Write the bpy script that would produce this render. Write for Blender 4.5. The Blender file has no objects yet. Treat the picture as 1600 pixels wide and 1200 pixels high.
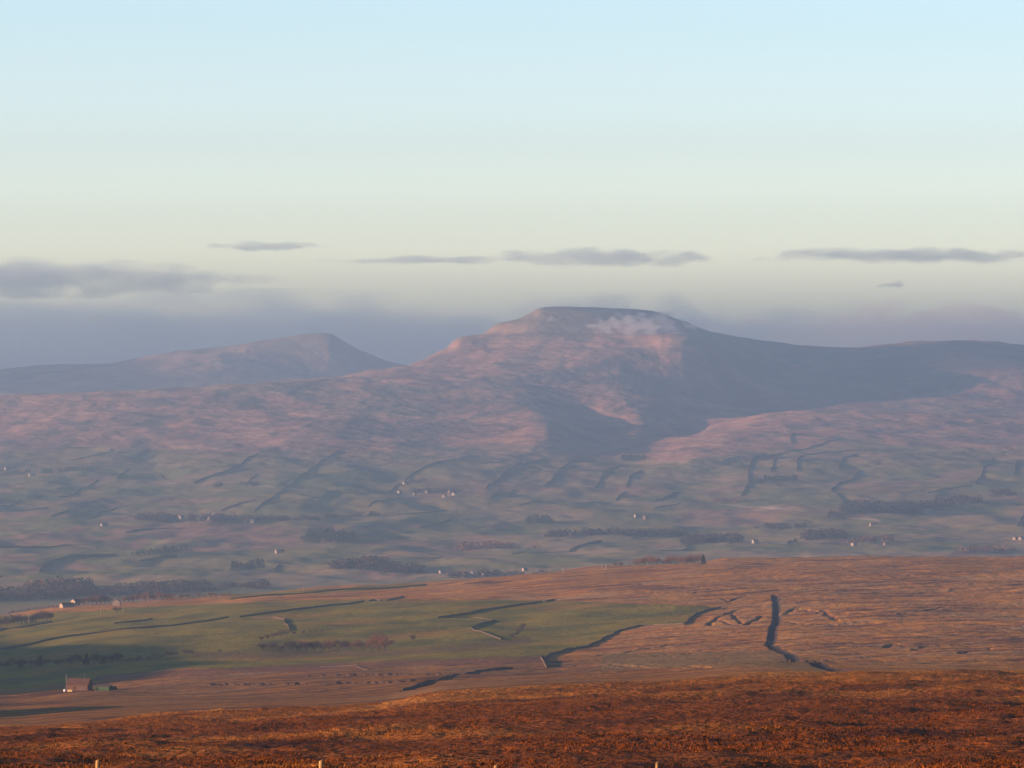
import bpy, math, random
import numpy as np
from mathutils import Vector

R = math.radians
random.seed(7)
rng = np.random.default_rng(7)
scene = bpy.context.scene
col = scene.collection

# ---------------------------------------------------------------- camera
CZ = 450.0          # eye height above sea level, metres
HOR = 591.0         # image row of the horizontal direction (1600 x 1200 frame)
F = 8000.0          # focal length in pixels of that frame
cam_d = bpy.data.cameras.new('camera')
cam_d.sensor_width = 36.0
cam_d.lens = 36.0 * F / 1600.0
cam_d.clip_start = 1.0
cam_d.clip_end = 120000.0
cam = bpy.data.objects.new('camera', cam_d)
cam.location = (0, 0, CZ)
cam.rotation_euler = (R(90) - math.atan((600 - HOR) / F), 0, 0)
col.objects.link(cam)
scene.camera = cam

# ---------------------------------------------------------------- light
SUN_EL, SUN_AZ = 7.5, 105.0          # degrees; azimuth to the left of the view direction
w = bpy.data.worlds.new('World')
scene.world = w
w.use_nodes = True
nt = w.node_tree
nt.nodes.clear()
out = nt.nodes.new('ShaderNodeOutputWorld')
bg = nt.nodes.new('ShaderNodeBackground')
bg.inputs['Strength'].default_value = 0.10
sky = nt.nodes.new('ShaderNodeTexSky')
sky.sky_type = 'NISHITA'
sky.sun_disc = False
sky.sun_elevation = R(SUN_EL)
sky.sun_rotation = R(-SUN_AZ)
sky.altitude = 450
sky.air_density = 1.0
sky.dust_density = 1.0
tc = nt.nodes.new('ShaderNodeTexCoord')
sep = nt.nodes.new('ShaderNodeSeparateXYZ')
nt.links.new(tc.outputs['Generated'], sep.inputs[0])
mr = nt.nodes.new('ShaderNodeMapRange')
mr.inputs['From Min'].default_value = 0.0
mr.inputs['From Max'].default_value = 0.10
nt.links.new(sep.outputs['Z'], mr.inputs['Value'])
ramp = nt.nodes.new('ShaderNodeValToRGB')
ramp.color_ramp.interpolation = 'EASE'
SKY_TINT = [(0.0, (1.15, 1.40, 2.15)), (0.12, (1.50, 1.70, 2.62)), (0.22, (1.48, 1.66, 2.60)), (0.34, (1.20, 1.38, 2.24)), (0.48, (1.02, 1.18, 1.92)), (0.72, (0.90, 1.06, 1.64)), (0.86, (0.58, 0.76, 1.14)), (1.0, (0.23, 0.35, 0.58))]
els = ramp.color_ramp.elements
els[0].position, els[0].color = SKY_TINT[0][0], (*[q / 2.5 for q in SKY_TINT[0][1]], 1)
els[1].position, els[1].color = SKY_TINT[-1][0], (*[q / 2.5 for q in SKY_TINT[-1][1]], 1)
for p_, c_ in SKY_TINT[1:-1]:
    e_ = els.new(p_)
    e_.color = (*[q / 2.5 for q in c_], 1)
nt.links.new(mr.outputs[0], ramp.inputs[0])
mul = nt.nodes.new('ShaderNodeMix')
mul.data_type = 'RGBA'
mul.blend_type = 'MULTIPLY'
mul.inputs[0].default_value = 1.0
nt.links.new(sky.outputs[0], mul.inputs[6])
gain = nt.nodes.new('ShaderNodeVectorMath')
gain.operation = 'SCALE'
gain.inputs['Scale'].default_value = 2.5
nt.links.new(ramp.outputs[0], gain.inputs[0])
nt.links.new(gain.outputs[0], mul.inputs[7])
nt.links.new(mul.outputs[2], bg.inputs['Color'])
nt.links.new(bg.outputs[0], out.inputs['Surface'])

sl = bpy.data.lights.new('sun', 'SUN')
sl.energy = 5.0
sl.angle = R(0.5)
sl.color = (1.0, 0.57, 0.345)
so = bpy.data.objects.new('sun', sl)
sd = Vector((-math.sin(R(SUN_AZ)) * math.cos(R(SUN_EL)), math.cos(R(SUN_AZ)) * math.cos(R(SUN_EL)), math.sin(R(SUN_EL))))
so.rotation_euler = sd.to_track_quat('Z', 'Y').to_euler()
so.location = sd * 3000
col.objects.link(so)

vs = scene.view_settings
vs.view_transform = 'Standard'
vs.look = 'None'
vs.gamma = 1.0
vs.use_curve_mapping = False
vs.exposure = 1.53
scene.cycles.use_denoising = True
scene.cycles.volume_bounces = 2
scene.cycles.max_bounces = 4
scene.cycles.volume_step_rate = 1.0
scene.cycles.volume_max_steps = 256
scene.cycles.use_adaptive_sampling = True
scene.cycles.adaptive_threshold = 0.01

# ---------------------------------------------------------------- numeric helpers
def pchip(x, Y, q):
    """monotone cubic through columns Y (K,N) at knots x (K); evaluated at q (M) -> (M,N)"""
    x = np.asarray(x, float)
    Y = np.asarray(Y, float)
    one = Y.ndim == 1
    if one:
        Y = Y[:, None]
    h = np.diff(x)[:, None]
    d = np.diff(Y, axis=0) / h
    m = np.zeros_like(Y)
    a, b = d[:-1], d[1:]
    w1, w2 = 2 * h[1:] + h[:-1], h[1:] + 2 * h[:-1]
    with np.errstate(divide='ignore', invalid='ignore'):
        mm = (w1 + w2) / (w1 / a + w2 / b)
    m[1:-1] = np.where(a * b > 0, mm, 0)
    m[0], m[-1] = d[0], d[-1]
    q = np.clip(np.asarray(q, float), x[0], x[-1])
    i = np.clip(np.searchsorted(x, q) - 1, 0, len(x) - 2)
    hh = h[i]
    t = ((q - x[i])[:, None]) / hh
    r = (2*t**3 - 3*t**2 + 1) * Y[i] + (t**3 - 2*t**2 + t) * hh * m[i] + (-2*t**3 + 3*t**2) * Y[i+1] + (t**3 - t**2) * hh * m[i+1]
    return r[:, 0] if one else r

def hash2(ix, iy, s):
    n = (ix.astype(np.int64) * 374761393 + iy.astype(np.int64) * 668265263 + s * 1442695041) & 0x7fffffff
    n = ((n ^ (n >> 13)) * 1274126177) & 0x7fffffff
    n = (n ^ (n >> 16)) & 0xffff
    return n / 65535.0

def noise(x, y, s=0):
    ix, iy = np.floor(x), np.floor(y)
    fx, fy = x - ix, y - iy
    def g(ax, ay):
        a = hash2(ix + ax, iy + ay, s) * 2 * np.pi
        return np.cos(a) * (fx - ax) + np.sin(a) * (fy - ay)
    ux, uy = fx**3 * (fx * (fx * 6 - 15) + 10), fy**3 * (fy * (fy * 6 - 15) + 10)
    a = g(0, 0) * (1 - ux) + g(1, 0) * ux
    b = g(0, 1) * (1 - ux) + g(1, 1) * ux
    return 1.5 * (a * (1 - uy) + b * uy)

def fbm(x, y, o=4, s=0, gain=0.5):
    r, a, f = 0, 1.0, 1.0
    for k in range(o):
        r = r + a * noise(x * f + 13.7 * k, y * f - 7.1 * k, s + k)
        a *= gain
        f *= 2.03
    return r

def ridged(x, y, o=4, s=0):
    r, a, f = 0, 1.0, 1.0
    for k in range(o):
        r = r + a * (1 - 2 * np.abs(noise(x * f + 5.3 * k, y * f + 2.9 * k, s + k)))
        a *= 0.5
        f *= 2.03
    return r

def smooth(a, b, x):
    t = np.clip((x - a) / (b - a), 0, 1)
    return t * t * (3 - 2 * t)

# ---------------------------------------------------------------- the relief
# For each distance a profile of the land across the view, as rows of the photograph.
K = {
 120:   [(-800,1262),(0,1262),(800,1260),(1600,1262),(2400,1260)],
 200:   [(-800,1222),(0,1216),(800,1206),(1600,1200),(2400,1200)],
 300:   [(-800,1186),(0,1180),(400,1170),(800,1156),(1200,1146),(1600,1142),(2400,1138)],
 450:   [(-800,1160),(0,1152),(400,1134),(800,1108),(1200,1094),(1600,1090),(2400,1086)],
 700:   [(-800,1150),(0,1138),(130,1130),(280,1114),(400,1109),(600,1098),(700,1081),(1000,1067),(1200,1053),(1600,1048),(2400,1046)],
 1000:  [(-800,1150),(0,1150),(400,1122),(700,1090),(1000,1074),(1200,1060),(1600,1056),(2400,1050)],
 1500:  [(-800,1115),(0,1124),(125,1116),(280,1108),(400,1101),(600,1092),(700,1076),(1000,1060),(1200,1049),(1600,1046),(2400,1040)],
 1900:  [(-800,1060),(0,1104),(125,1097),(400,1085),(700,1066),(1000,1052),(1200,1042),(1600,1040),(2400,1030)],
 2300:  [(-800,1020),(-200,1075),(0,1087),(125,1080),(200,1078),(400,1066),(700,1054),(1000,1042),(1300,1034),(1600,1030),(2400,1020)],
 2600:  [(-800,1040),(0,1088),(125,1082),(300,1064),(500,1054),(700,1042),(1000,1028),(1300,1016),(1600,1010),(2400,1000)],
 2900:  [(-800,1040),(0,1056),(125,1046),(300,1034),(500,1031),(700,1020),(1000,1006),(1300,994),(1600,990),(2400,980)],
 3200:  [(-800,1030),(0,1035),(200,1022),(400,1014),(600,1010),(800,1001),(1000,986),(1300,972),(1600,966),(2400,950)],
 3800:  [(-800,1010),(0,998),(200,978),(400,966),(600,955),(800,948),(1000,938),(1300,926),(1600,921),(2400,905)],
 4400:  [(-800,990),(0,975),(180,956),(300,946),(400,938),(600,926),(800,914),(1000,901),(1300,890),(1600,888),(2400,875)],
 5000:  [(-800,980),(0,962),(100,950),(180,945),(270,937),(400,929),(520,918),(665,911),(800,900),(880,893),(950,887),(1000,885),(1100,881),(1140,875),(1200,875),(1300,872),(1400,870),(1600,870),(2400,855)],
 5800:  [(-800,985),(0,972),(180,958),(400,942),(665,925),(800,915),(1000,904),(1200,898),(1600,895),(2400,880)],
 7200:  [(-800,945),(0,934),(400,932),(800,930),(1600,925),(2400,915)],
 8400:  [(-800,885),(0,888),(300,886),(600,884),(900,880),(1200,880),(1600,876),(2400,868)],
 9300:  [(-800,850),(0,852),(300,850),(600,852),(800,856),(1200,846),(1600,842),(2400,838)],
 10200: [(-800,815),(0,820),(250,818),(500,816),(800,826),(1050,822),(1300,812),(1600,812),(2400,800)],
 11000: [(-800,790),(0,790),(250,790),(500,785),(800,790),(1050,795),(1300,785),(1600,780),(2400,770)],
 12000: [(-800,755),(0,752),(240,758),(300,752),(500,745),(640,757),(720,752),(800,753),(1050,757),(1200,750),(1300,752),(1600,745),(2400,735)],
 13000: [(-800,718),(0,718),(200,713),(240,717),(300,713),(500,706),(800,716),(980,724),(1100,712),(1300,712),(1600,708),(2400,700)],
 14000: [(-800,672),(0,676),(300,668),(500,664),(720,678),(800,672),(850,664),(900,684),(940,694),(980,690),(1020,694),(1070,688),(1180,674),(1300,672),(1450,676),(1600,676),(2400,670)],
 15000: [(-800,640),(0,640),(250,632),(500,636),(700,640),(800,638),(835,640),(880,653),(930,668),(960,667),(1000,660),(1035,670),(1070,680),(1120,668),(1200,650),(1300,644),(1450,648),(1600,652),(2400,650)],
 15700: [(-800,618),(0,613),(200,609),(300,604),(400,600),(500,604),(650,606),(800,612),(900,624),(960,618),(1020,626),(1080,644),(1200,652),(1300,652),(1600,660),(2400,660)],
 16500: [(-800,635),(0,630),(300,614),(400,603),(500,592),(600,588),(700,586),(800,578),(900,582),(960,588),(1060,606),(1150,632),(1250,640),(1600,645),(2400,650)],
 17100: [(-800,650),(0,645),(400,625),(500,604),(560,583),(600,577),(640,571),(700,562),(800,549),(900,541),(1000,535),(1060,532),(1090,536),(1140,575),(1200,605),(1300,620),(1600,618),(2400,620)],
 17500: [(-800,650),(0,650),(500,620),(600,588),(640,569),(700,542),(720,532),(760,530),(800,524),(850,518),(950,518),(1030,520),(1070,520),(1100,527),(1150,560),(1220,585),(1350,596),(1600,590),(2400,590)],
 18000: [(-800,650),(0,650),(500,640),(600,605),(640,584),(680,553),(720,527),(750,520),(775,508),(800,499),(830,489),(850,482),(900,481),(960,483),(1000,486),(1040,491),(1065,501),(1085,511),(1110,518),(1140,530),(1200,552),(1300,566),(1600,562),(2400,560)],
 18700: [(-800,650),(0,650),(600,640),(700,590),(800,540),(860,505),(1000,498),(1060,506),(1100,518),(1130,523),(1160,530),(1210,538),(1260,545),(1330,548),(1390,540),(1480,537),(1600,543),(2400,550)],
 19400: [(-800,650),(0,650),(600,650),(800,590),(900,545),(1060,525),(1130,528),(1210,539),(1260,542),(1330,542),(1390,536),(1480,534),(1600,540),(2400,545)],
 20600: [(-800,650),(0,645),(600,640),(800,620),(1100,580),(1600,570),(2400,570)],
 22000: [(-800,640),(0,612),(300,610),(600,615),(900,620),(1600,610),(2400,600)],
 23200: [(-800,610),(0,586),(150,576),(200,572),(240,568),(300,562),(340,562),(400,568),(450,576),(500,584),(530,588),(600,598),(700,600),(900,615),(1600,615),(2400,610)],
 24000: [(-800,600),(0,577),(60,573),(150,572),(200,565),(240,556),(300,547),(350,543),(400,534),(440,526),(480,522),(512,523),(535,533),(570,551),(600,563),(640,572),(700,585),(900,610),(1600,610),(2400,610)],
 25500: [(-800,610),(0,600),(300,590),(480,570),(600,600),(900,620),(1600,620),(2400,620)],
 30000: [(-800,650),(0,650),(800,650),(1600,650),(2400,650)],
}
YK = sorted(K)
ys_list = [np.array([0.0, 20, 60])]
def rows(a, b, n):
    return a * (b / a) ** (np.arange(n) / n)
YROWS = np.concatenate([[8, 20, 40, 60, 80, 100], rows(115, 700, 260), rows(700, 1500, 50), rows(1500, 2500, 150), rows(2500, 4200, 330), rows(4200, 5100, 130), rows(5100, 7000, 50),
                        rows(7000, 16000, 620), rows(16000, 19600, 190), rows(19600, 22500, 40), rows(22500, 24600, 90), rows(24600, 30000, 20), [30000]])
UCOLS = np.concatenate([-np.geomspace(5200, 860, 26), -np.linspace(840, 70, 90), np.arange(-60, 1661, 2.0), np.linspace(1672, 2400, 80), np.geomspace(2430, 6800, 24)])
SPLIT = {}
UCl = np.clip(UCOLS, -800, 2400)
zk = [np.full(len(UCOLS), CZ - 1.7), np.full(len(UCOLS), CZ - 2.0)]
xk = [0.0, 12.0]
for y_ in YK:
    us, vv = zip(*K[y_])
    row = pchip(us, vv, UCl)
    xk.append(float(y_))
    zk.append(CZ - (row - HOR) / F * y_)
Z = pchip(xk, np.array(zk), YROWS)
YY = np.repeat(YROWS[:, None], len(UCOLS), 1)
UU = np.repeat(UCOLS[None, :], len(YROWS), 0)
XX = (UU - 800) / F * YY

# relief noise, amplitude by region
amp_near = smooth(110, 200, YY) * (1 - smooth(600, 900, YY))
amp_mid = smooth(1400, 2200, YY) * (1 - smooth(5000, 6000, YY))
amp_val = smooth(7000, 8200, YY) * (1 - smooth(12500, 14500, YY))
amp_hill = smooth(12500, 14500, YY)
Z += amp_near * (0.5 * fbm(XX / 18, YY / 22, 3, 1) + 0.16 * fbm(XX / 3.5, YY / 3.5, 3, 2))
Z += amp_mid * (2.2 * fbm(XX / 170, YY / 260, 3, 5))
RSX, RSY = 800 - 0, 0
rough_right = smooth(900, 1150, UU + (YY - 3500) * -0.1)
Z += amp_mid * (1 - rough_right) * 1.3 * fbm(XX / 75, YY / 170, 2, 16)
Z += amp_mid * (0.25 + 0.75 * rough_right) * (0.55 * ridged((XX * 0.9 + YY * 0.42) / 90, (YY * 0.9 - XX * 0.42) / 26, 3, 9) + 0.35 * fbm(XX / 12, YY / 16, 3, 12))
Z += amp_val * (8.0 * fbm(XX / 330, YY / 520, 2, 21) + 5.0 * fbm(XX / 130, YY / 240, 3, 24))
peak = smooth(17300, 17900, YY) * (1 - smooth(18300, 18600, YY))
Z += amp_hill * (1 - 0.7 * peak) * (11.0 * fbm(XX / 620, YY / 900, 4, 31) + 6.0 * (ridged(XX / 420, YY / 700, 4, 37) - 0.9) + 1.5 * ridged(XX / 150, YY / 300, 3, 47))

# higher ground added beyond the left edge to shade the left fields and valley
def shade_knoll(x0, y0, rx, ry, h):
    global Z
    Z += h * np.exp(-((XX - x0) / rx) ** 2 - ((YY - y0) / ry) ** 2)
shade_knoll(-950, 2640, 230, 380, 92)
shade_knoll(-950, 3060, 230, 230, 38)
shade_knoll(-950, 3400, 230, 380, 72)
shade_knoll(-330, 1600, 60, 170, 23)
shade_knoll(-2600, 7600, 700, 900, 190)

# the terraced summit: bands of crag between gentler slopes
top_reg = smooth(620, 700, UU) * (1 - smooth(1180, 1300, UU)) * smooth(16700, 17100, YY) * (1 - smooth(18400, 18700, YY)) * smooth(510, 560, Z)
Zt = Z + 6 * fbm(XX / 240, YY / 240, 3, 201)
Z += top_reg * 4.5 * np.sin(2 * np.pi * Zt / 52.0)

def cols_of(X, Y):
    return 800 + F * X / np.maximum(Y, 1)

# a little sunken beck runs down the moor; carved into the ground
def seg_dist(px, py, pts):
    best = np.full(px.shape, 1e9)
    for (ax, ay), (bx, by) in zip(pts[:-1], pts[1:]):
        dx, dy = bx - ax, by - ay
        L2 = dx * dx + dy * dy + 1e-9
        t = np.clip(((px - ax) * dx + (py - ay) * dy) / L2, 0, 1)
        best = np.minimum(best, np.hypot(px - (ax + t * dx), py - (ay + t * dy)))
    return best

def column_rows(u):
    j = np.clip(np.searchsorted(UCOLS, u), 1, len(UCOLS) - 1)
    t = (u - UCOLS[j-1]) / (UCOLS[j] - UCOLS[j-1])
    return Z[:, j-1] * (1 - t) + Z[:, j] * t

def at(u, v, y0=1400.0, y1=29000.0):
    """the point of the land seen at column u, row v, beyond distance y0"""
    z = column_rows(u)
    rowv = HOR + (CZ - z) / YROWS * F
    ok = (YROWS >= y0) & (YROWS <= y1)
    idx = np.where(ok & (rowv <= v))[0]
    if len(idx) == 0:
        idx = np.array([np.argmin(np.where(ok, rowv, 1e9))])
        y = YROWS[idx[0]]
    else:
        i = idx[0]
        if i > 0 and rowv[i-1] > v and ok[i-1]:
            t = (rowv[i-1] - v) / (rowv[i-1] - rowv[i])
            y = YROWS[i-1] + t * (YROWS[i] - YROWS[i-1])
        else:
            y = YROWS[i]
    return ((u - 800) / F * y, float(y))

def ground(x, y):
    x = np.asarray(x, float)
    y = np.asarray(y, float)
    u = cols_of(x, y)
    i = np.clip(np.searchsorted(YROWS, y), 1, len(YROWS) - 1)
    j = np.clip(np.searchsorted(UCOLS, u), 1, len(UCOLS) - 1)
    t = np.clip((y - YROWS[i-1]) / (YROWS[i] - YROWS[i-1]), 0, 1)
    s = np.clip((u - UCOLS[j-1]) / (UCOLS[j] - UCOLS[j-1]), 0, 1)
    return (Z[i-1, j-1] * (1-t) * (1-s) + Z[i, j-1] * t * (1-s) + Z[i-1, j] * (1-t) * s + Z[i, j] * t * s)

NEAR = dict(y0=1400, y1=5400)
def path(pts, **k):
    return [at(u, v, **k) for u, v in pts]
beck_low = path([(1202,1008),(1212,1015),(1235,1023),(1275,1035),(1318,1049)], **NEAR)
beck = path([(1211,930),(1214,950),(1213,973),(1208,980),(1207,993),(1202,1008)], **NEAR)
hollow = path([(635,1079),(665,1070),(700,1060),(745,1050),(800,1045)], **NEAR)
mid = (YY > 1400) & (YY < 5200)
# peat hags and sheep-worn grooves in the moor
hag_px = [
 [(1108,977),(1122,964),(1150,953),(1192,946)], [(1118,968),(1138,973),(1156,978)], [(1143,956),(1149,965),(1158,974)],
 [(1166,976),(1180,970),(1190,962)], [(1128,962),(1146,958),(1165,960)], [(1228,960),(1244,951),(1262,954),(1288,960),(1304,968)],
 [(1230,972),(1262,976),(1300,975)], [(1285,953),(1296,962),(1310,970)], [(936,1024),(1000,1015),(1080,1007),(1195,1001)],
 [(880,998),(960,994),(1060,990),(1150,990)], [(1240,978),(1330,973),(1450,967),(1600,962)], [(1300,957),(1400,960),(1440,955),(1475,948)],
 [(1385,1012),(1398,1006),(1412,1010)], [(1428,1016),(1445,1010),(1470,1009)], [(1500,1020),(1530,1016),(1548,1012)],
 [(830,935),(920,930),(1000,925),(1090,926)], [(1000,912),(1060,916),(1140,920)], [(1420,930),(1450,925),(1490,922)],
 [(1200,905),(1300,902),(1420,898)], [(900,1040),(1000,1042),(1100,1044)], [(1130,935),(1140,940),(1148,936),(1165,932)],
]
dg = np.full(Z.shape, 1e9)
for hp in hag_px:
    dg[mid] = np.minimum(dg[mid], seg_dist(XX[mid], YY[mid], path(hp, **NEAR)))
dg += 1.6 * fbm(XX / 8, YY / 30, 2, 401)
Z -= 0.9 * (1 - smooth(0.2, 2.4, dg))
db = np.full(Z.shape, 1e9); dh = db.copy()
db[mid] = seg_dist(XX[mid], YY[mid], beck)
dh[mid] = seg_dist(XX[mid], YY[mid], hollow)
dl = np.full(Z.shape, 1e9)
dl[mid] = seg_dist(XX[mid], YY[mid], beck_low)
wig = 0.45 * noise(XX / 9, YY / 25, 71)
Z -= 1.5 * (1 - smooth(0.6, 2.6, db + wig))
Z -= 1.0 * (1 - smooth(0.6, 2.8, dh + wig))
Z -= 0.7 * (1 - smooth(0.8, 3.6, dl + wig))

VV = HOR + (CZ - Z) / YY * F       # the row at which each vertex is seen

# ---------------------------------------------------------------- ground cover colours (what grows there)
def inpoly(u, v, poly):
    r = np.zeros(u.shape, bool)
    n = len(poly)
    for i in range(n):
        x1, y1 = poly[i]
        x2, y2 = poly[(i + 1) % n]
        if y1 == y2:
            continue
        c = ((y1 > v) != (y2 > v)) & (u < (x2 - x1) * (v - y1) / (y2 - y1) + x1)
        r ^= c
    return r

def mixc(A, c, m):
    m = m[..., None] if np.ndim(m) else m
    return A * (1 - m) + np.array(c) * m

n1 = fbm(XX / 14, YY / 26, 4, 51)
n2 = fbm(XX / 55, YY / 120, 4, 57)
n3 = fbm(XX / 300, YY / 600, 4, 63)
n4 = fbm(XX / 900, YY / 1500, 4, 69)
C = np.zeros(Z.shape + (3,))
C[:] = (0.145, 0.044, 0.007)                                                  # rust sedge of the near moor
C = mixc(C, (0.29, 0.115, 0.018), smooth(0.05, 0.75, n1 * 0.7 + n2 * 0.6) * 0.8)
C = mixc(C, (0.035, 0.013, 0.009), smooth(0.25, 0.8, -n1 + 0.3 * n2) * 0.7)
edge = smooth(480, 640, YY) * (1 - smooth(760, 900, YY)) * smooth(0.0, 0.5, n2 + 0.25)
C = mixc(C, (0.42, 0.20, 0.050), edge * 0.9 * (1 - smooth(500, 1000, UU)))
far_mid = smooth(380, 1000, YY)
M = np.zeros_like(C)
def streak(th, la, wb, o, sd):
    a_, b_ = XX * math.cos(th) + YY * math.sin(th), -XX * math.sin(th) + YY * math.cos(th)
    b_ = b_ + 25 * noise(XX / 110, YY / 160, sd + 40)
    return fbm(a_ / la, b_ / wb, o, sd)
s1 = streak(0.42, 130, 24, 4, 301)
s2 = streak(0.55, 60, 12, 3, 311)
s3 = streak(0.30, 26, 7, 3, 331)
M[:] = (0.46, 0.200, 0.020)                                                   # pale bent grass further off
M = mixc(M, (0.20, 0.066, 0.012), smooth(-0.1, 0.4, s1) * 0.85)
M = mixc(M, (0.56, 0.265, 0.035), smooth(0.1, 0.7, fbm(XX / 90, YY / 200, 3, 77)) * 0.6)
M = mixc(M, (0.15, 0.052, 0.012), smooth(0.1, 0.5, s3) * 0.55)
M = mixc(M, (0.075, 0.030, 0.018), smooth(0.2, 0.5, s2 + 0.35 * s1) * (0.25 + 0.6 * smooth(-0.2, 0.3, n3)))
M = mixc(M, (0.36, 0.22, 0.09), smooth(0.15, 0.6, streak(0.35, 90, 30, 3, 321)) * 0.7)
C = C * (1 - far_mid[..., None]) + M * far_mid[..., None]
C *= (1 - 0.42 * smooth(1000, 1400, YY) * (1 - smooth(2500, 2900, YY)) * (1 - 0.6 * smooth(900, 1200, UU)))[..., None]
nearfields = [
 [(-900,960),(0,963),(100,957),(200,950),(300,944),(450,938),(560,936),(680,937),(820,938),(900,940),(1020,944),(1116,948),(1082,962),(1072,975),(1000,978),(960,990),(925,1008),(875,1020),(845,1030),(700,1034),(560,1040),(400,1044),(250,1046),(150,1064),(60,1076),(-900,1120)],
 [(330,936),(420,926),(520,920),(660,911),(668,916),(520,925),(420,932)],
]
g = np.zeros(Z.shape, bool)
jit = 1.6 * fbm(XX / 25, YY / 60, 2, 90)
for p in nearfields:
    g |= inpoly(UU, VV + jit, p)
g &= mid & (YY > 2250)
gf = g.astype(float)
G = np.zeros_like(C)
G[:] = (0.20, 0.165, 0.006)
G = mixc(G, (0.115, 0.110, 0.005), smooth(-0.2, 0.5, n2))
G = mixc(G, (0.26, 0.135, 0.012), smooth(0.15, 0.7, fbm(XX / 120, YY / 160, 3, 95)) * 0.6)
C = C * (1 - gf[..., None]) + G * gf[..., None]
# rough brown banks between the pastures, a mossy flush below the beck
def band(pts, wid, c, m=0.8):
    global C
    d = np.full(Z.shape, 1e9)
    u0, v0 = zip(*pts)
    vv = np.interp(UU, u0, v0)
    k = mid & (UU > u0[0]) & (UU < u0[-1]) & (np.abs(VV + jit - vv) < wid)
    C = mixc(C, c, k * m)
band([(150,1060),(400,1046),(620,1036),(860,1030)], 5, (0.16, 0.07, 0.035))
band([(300,1024),(620,1020),(760,1009),(830,1000)], 5, (0.13, 0.07, 0.03), 0.6)
band([(940,1034),(1100,1030),(1200,1028),(1290,1044)], 12, (0.20, 0.125, 0.03), 0.8)
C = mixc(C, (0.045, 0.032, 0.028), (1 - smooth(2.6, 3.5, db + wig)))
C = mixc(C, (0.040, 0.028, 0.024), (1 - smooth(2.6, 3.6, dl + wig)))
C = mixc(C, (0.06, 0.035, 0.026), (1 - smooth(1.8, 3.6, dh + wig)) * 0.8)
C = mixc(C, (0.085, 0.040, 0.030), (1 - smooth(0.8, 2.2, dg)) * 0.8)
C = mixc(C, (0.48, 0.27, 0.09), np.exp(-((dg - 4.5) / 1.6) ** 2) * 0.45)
# the dale: fields, each with its own sward
def fields(sx, sy, rot, s):
    a, b = XX * math.cos(rot) + YY * math.sin(rot), -XX * math.sin(rot) + YY * math.cos(rot)
    b = b + 30 * noise(XX / 300, YY / 300, s)
    i = np.floor(b / sy)
    j = np.floor(a / sx + hash2(i, i * 0, s))
    return hash2(i, j, s + 3)
fid = fields(150, 330, 0.12, 5)
fid2 = fields(260, 250, -0.2, 11)
D = np.zeros_like(C)
D[:] = (0.21, 0.170, 0.060)
D = mixc(D, (0.125, 0.135, 0.040), smooth(0.45, 0.5, fid) * 0.8)
D = mixc(D, (0.27, 0.19, 0.10), smooth(0.66, 0.68, fid2) * 0.7)
D = mixc(D, (0.25, 0.135, 0.09), smooth(0.25, 0.55, n3) * 0.75)
rushy = inpoly(UU, VV + 4 * n2, [(-900,822),(100,822),(420,822),(640,818),(700,826),(560,842),(480,858),(300,862),(0,856),(-900,860)])
D = mixc(D, (0.25, 0.13, 0.085), rushy * smooth(-0.5, 0.2, n3 + n2) * 0.9)
dale = smooth(5600, 6500, YY)[..., None]
C = C * (1 - dale) + D * dale
# fell: heather and bent grass above the intake walls
line = np.interp(UU, [-900, 0, 170, 400, 530, 700, 800, 900, 1050, 1200, 1350, 1420, 1600, 2500], [704, 702, 702, 708, 702, 716, 728, 714, 722, 704, 690, 698, 704, 704])
H = np.zeros_like(C)
H[:] = (0.35, 0.185, 0.125)
H = mixc(H, (0.20, 0.10, 0.08), smooth(-0.05, 0.5, n3) * 0.85)
H = mixc(H, (0.46, 0.255, 0.155), smooth(0.15, 0.6, fbm(XX / 260, YY / 420, 4, 101)) * 0.7)
H = mixc(H, (0.115, 0.085, 0.07), smooth(0.3, 0.7, fbm(XX / 170, YY / 300, 4, 107)) * 0.7)
H = mixc(H, (0.24, 0.19, 0.11), smooth(0.15, 0.5, n4) * 0.5)
H = mixc(H, (0.19, 0.145, 0.075), smooth(540, 650, Z + 60 * n3) * 0.85)
fell = ((1 - smooth(-5, 5, VV - line + 5 * n2)) * smooth(11500, 12500, YY))[..., None]
C = C * (1 - fell) + H * fell
tw = smooth(0.0, 1.0, 1 - np.abs(VV - line - 16) / 22) * smooth(11500, 12500, YY)
C = mixc(C, (0.19, 0.14, 0.075), tw * 0.6)
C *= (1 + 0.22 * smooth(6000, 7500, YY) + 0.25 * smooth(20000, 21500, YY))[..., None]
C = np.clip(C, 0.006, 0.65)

# ---------------------------------------------------------------- materials
def mat(name):
    m = bpy.data.materials.new(name)
    m.use_nodes = True
    n = m.node_tree
    b = n.nodes['Principled BSDF']
    b.inputs['Roughness'].default_value = 0.95
    b.inputs['Specular IOR Level'].default_value = 0.1
    return m, n, b

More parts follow.
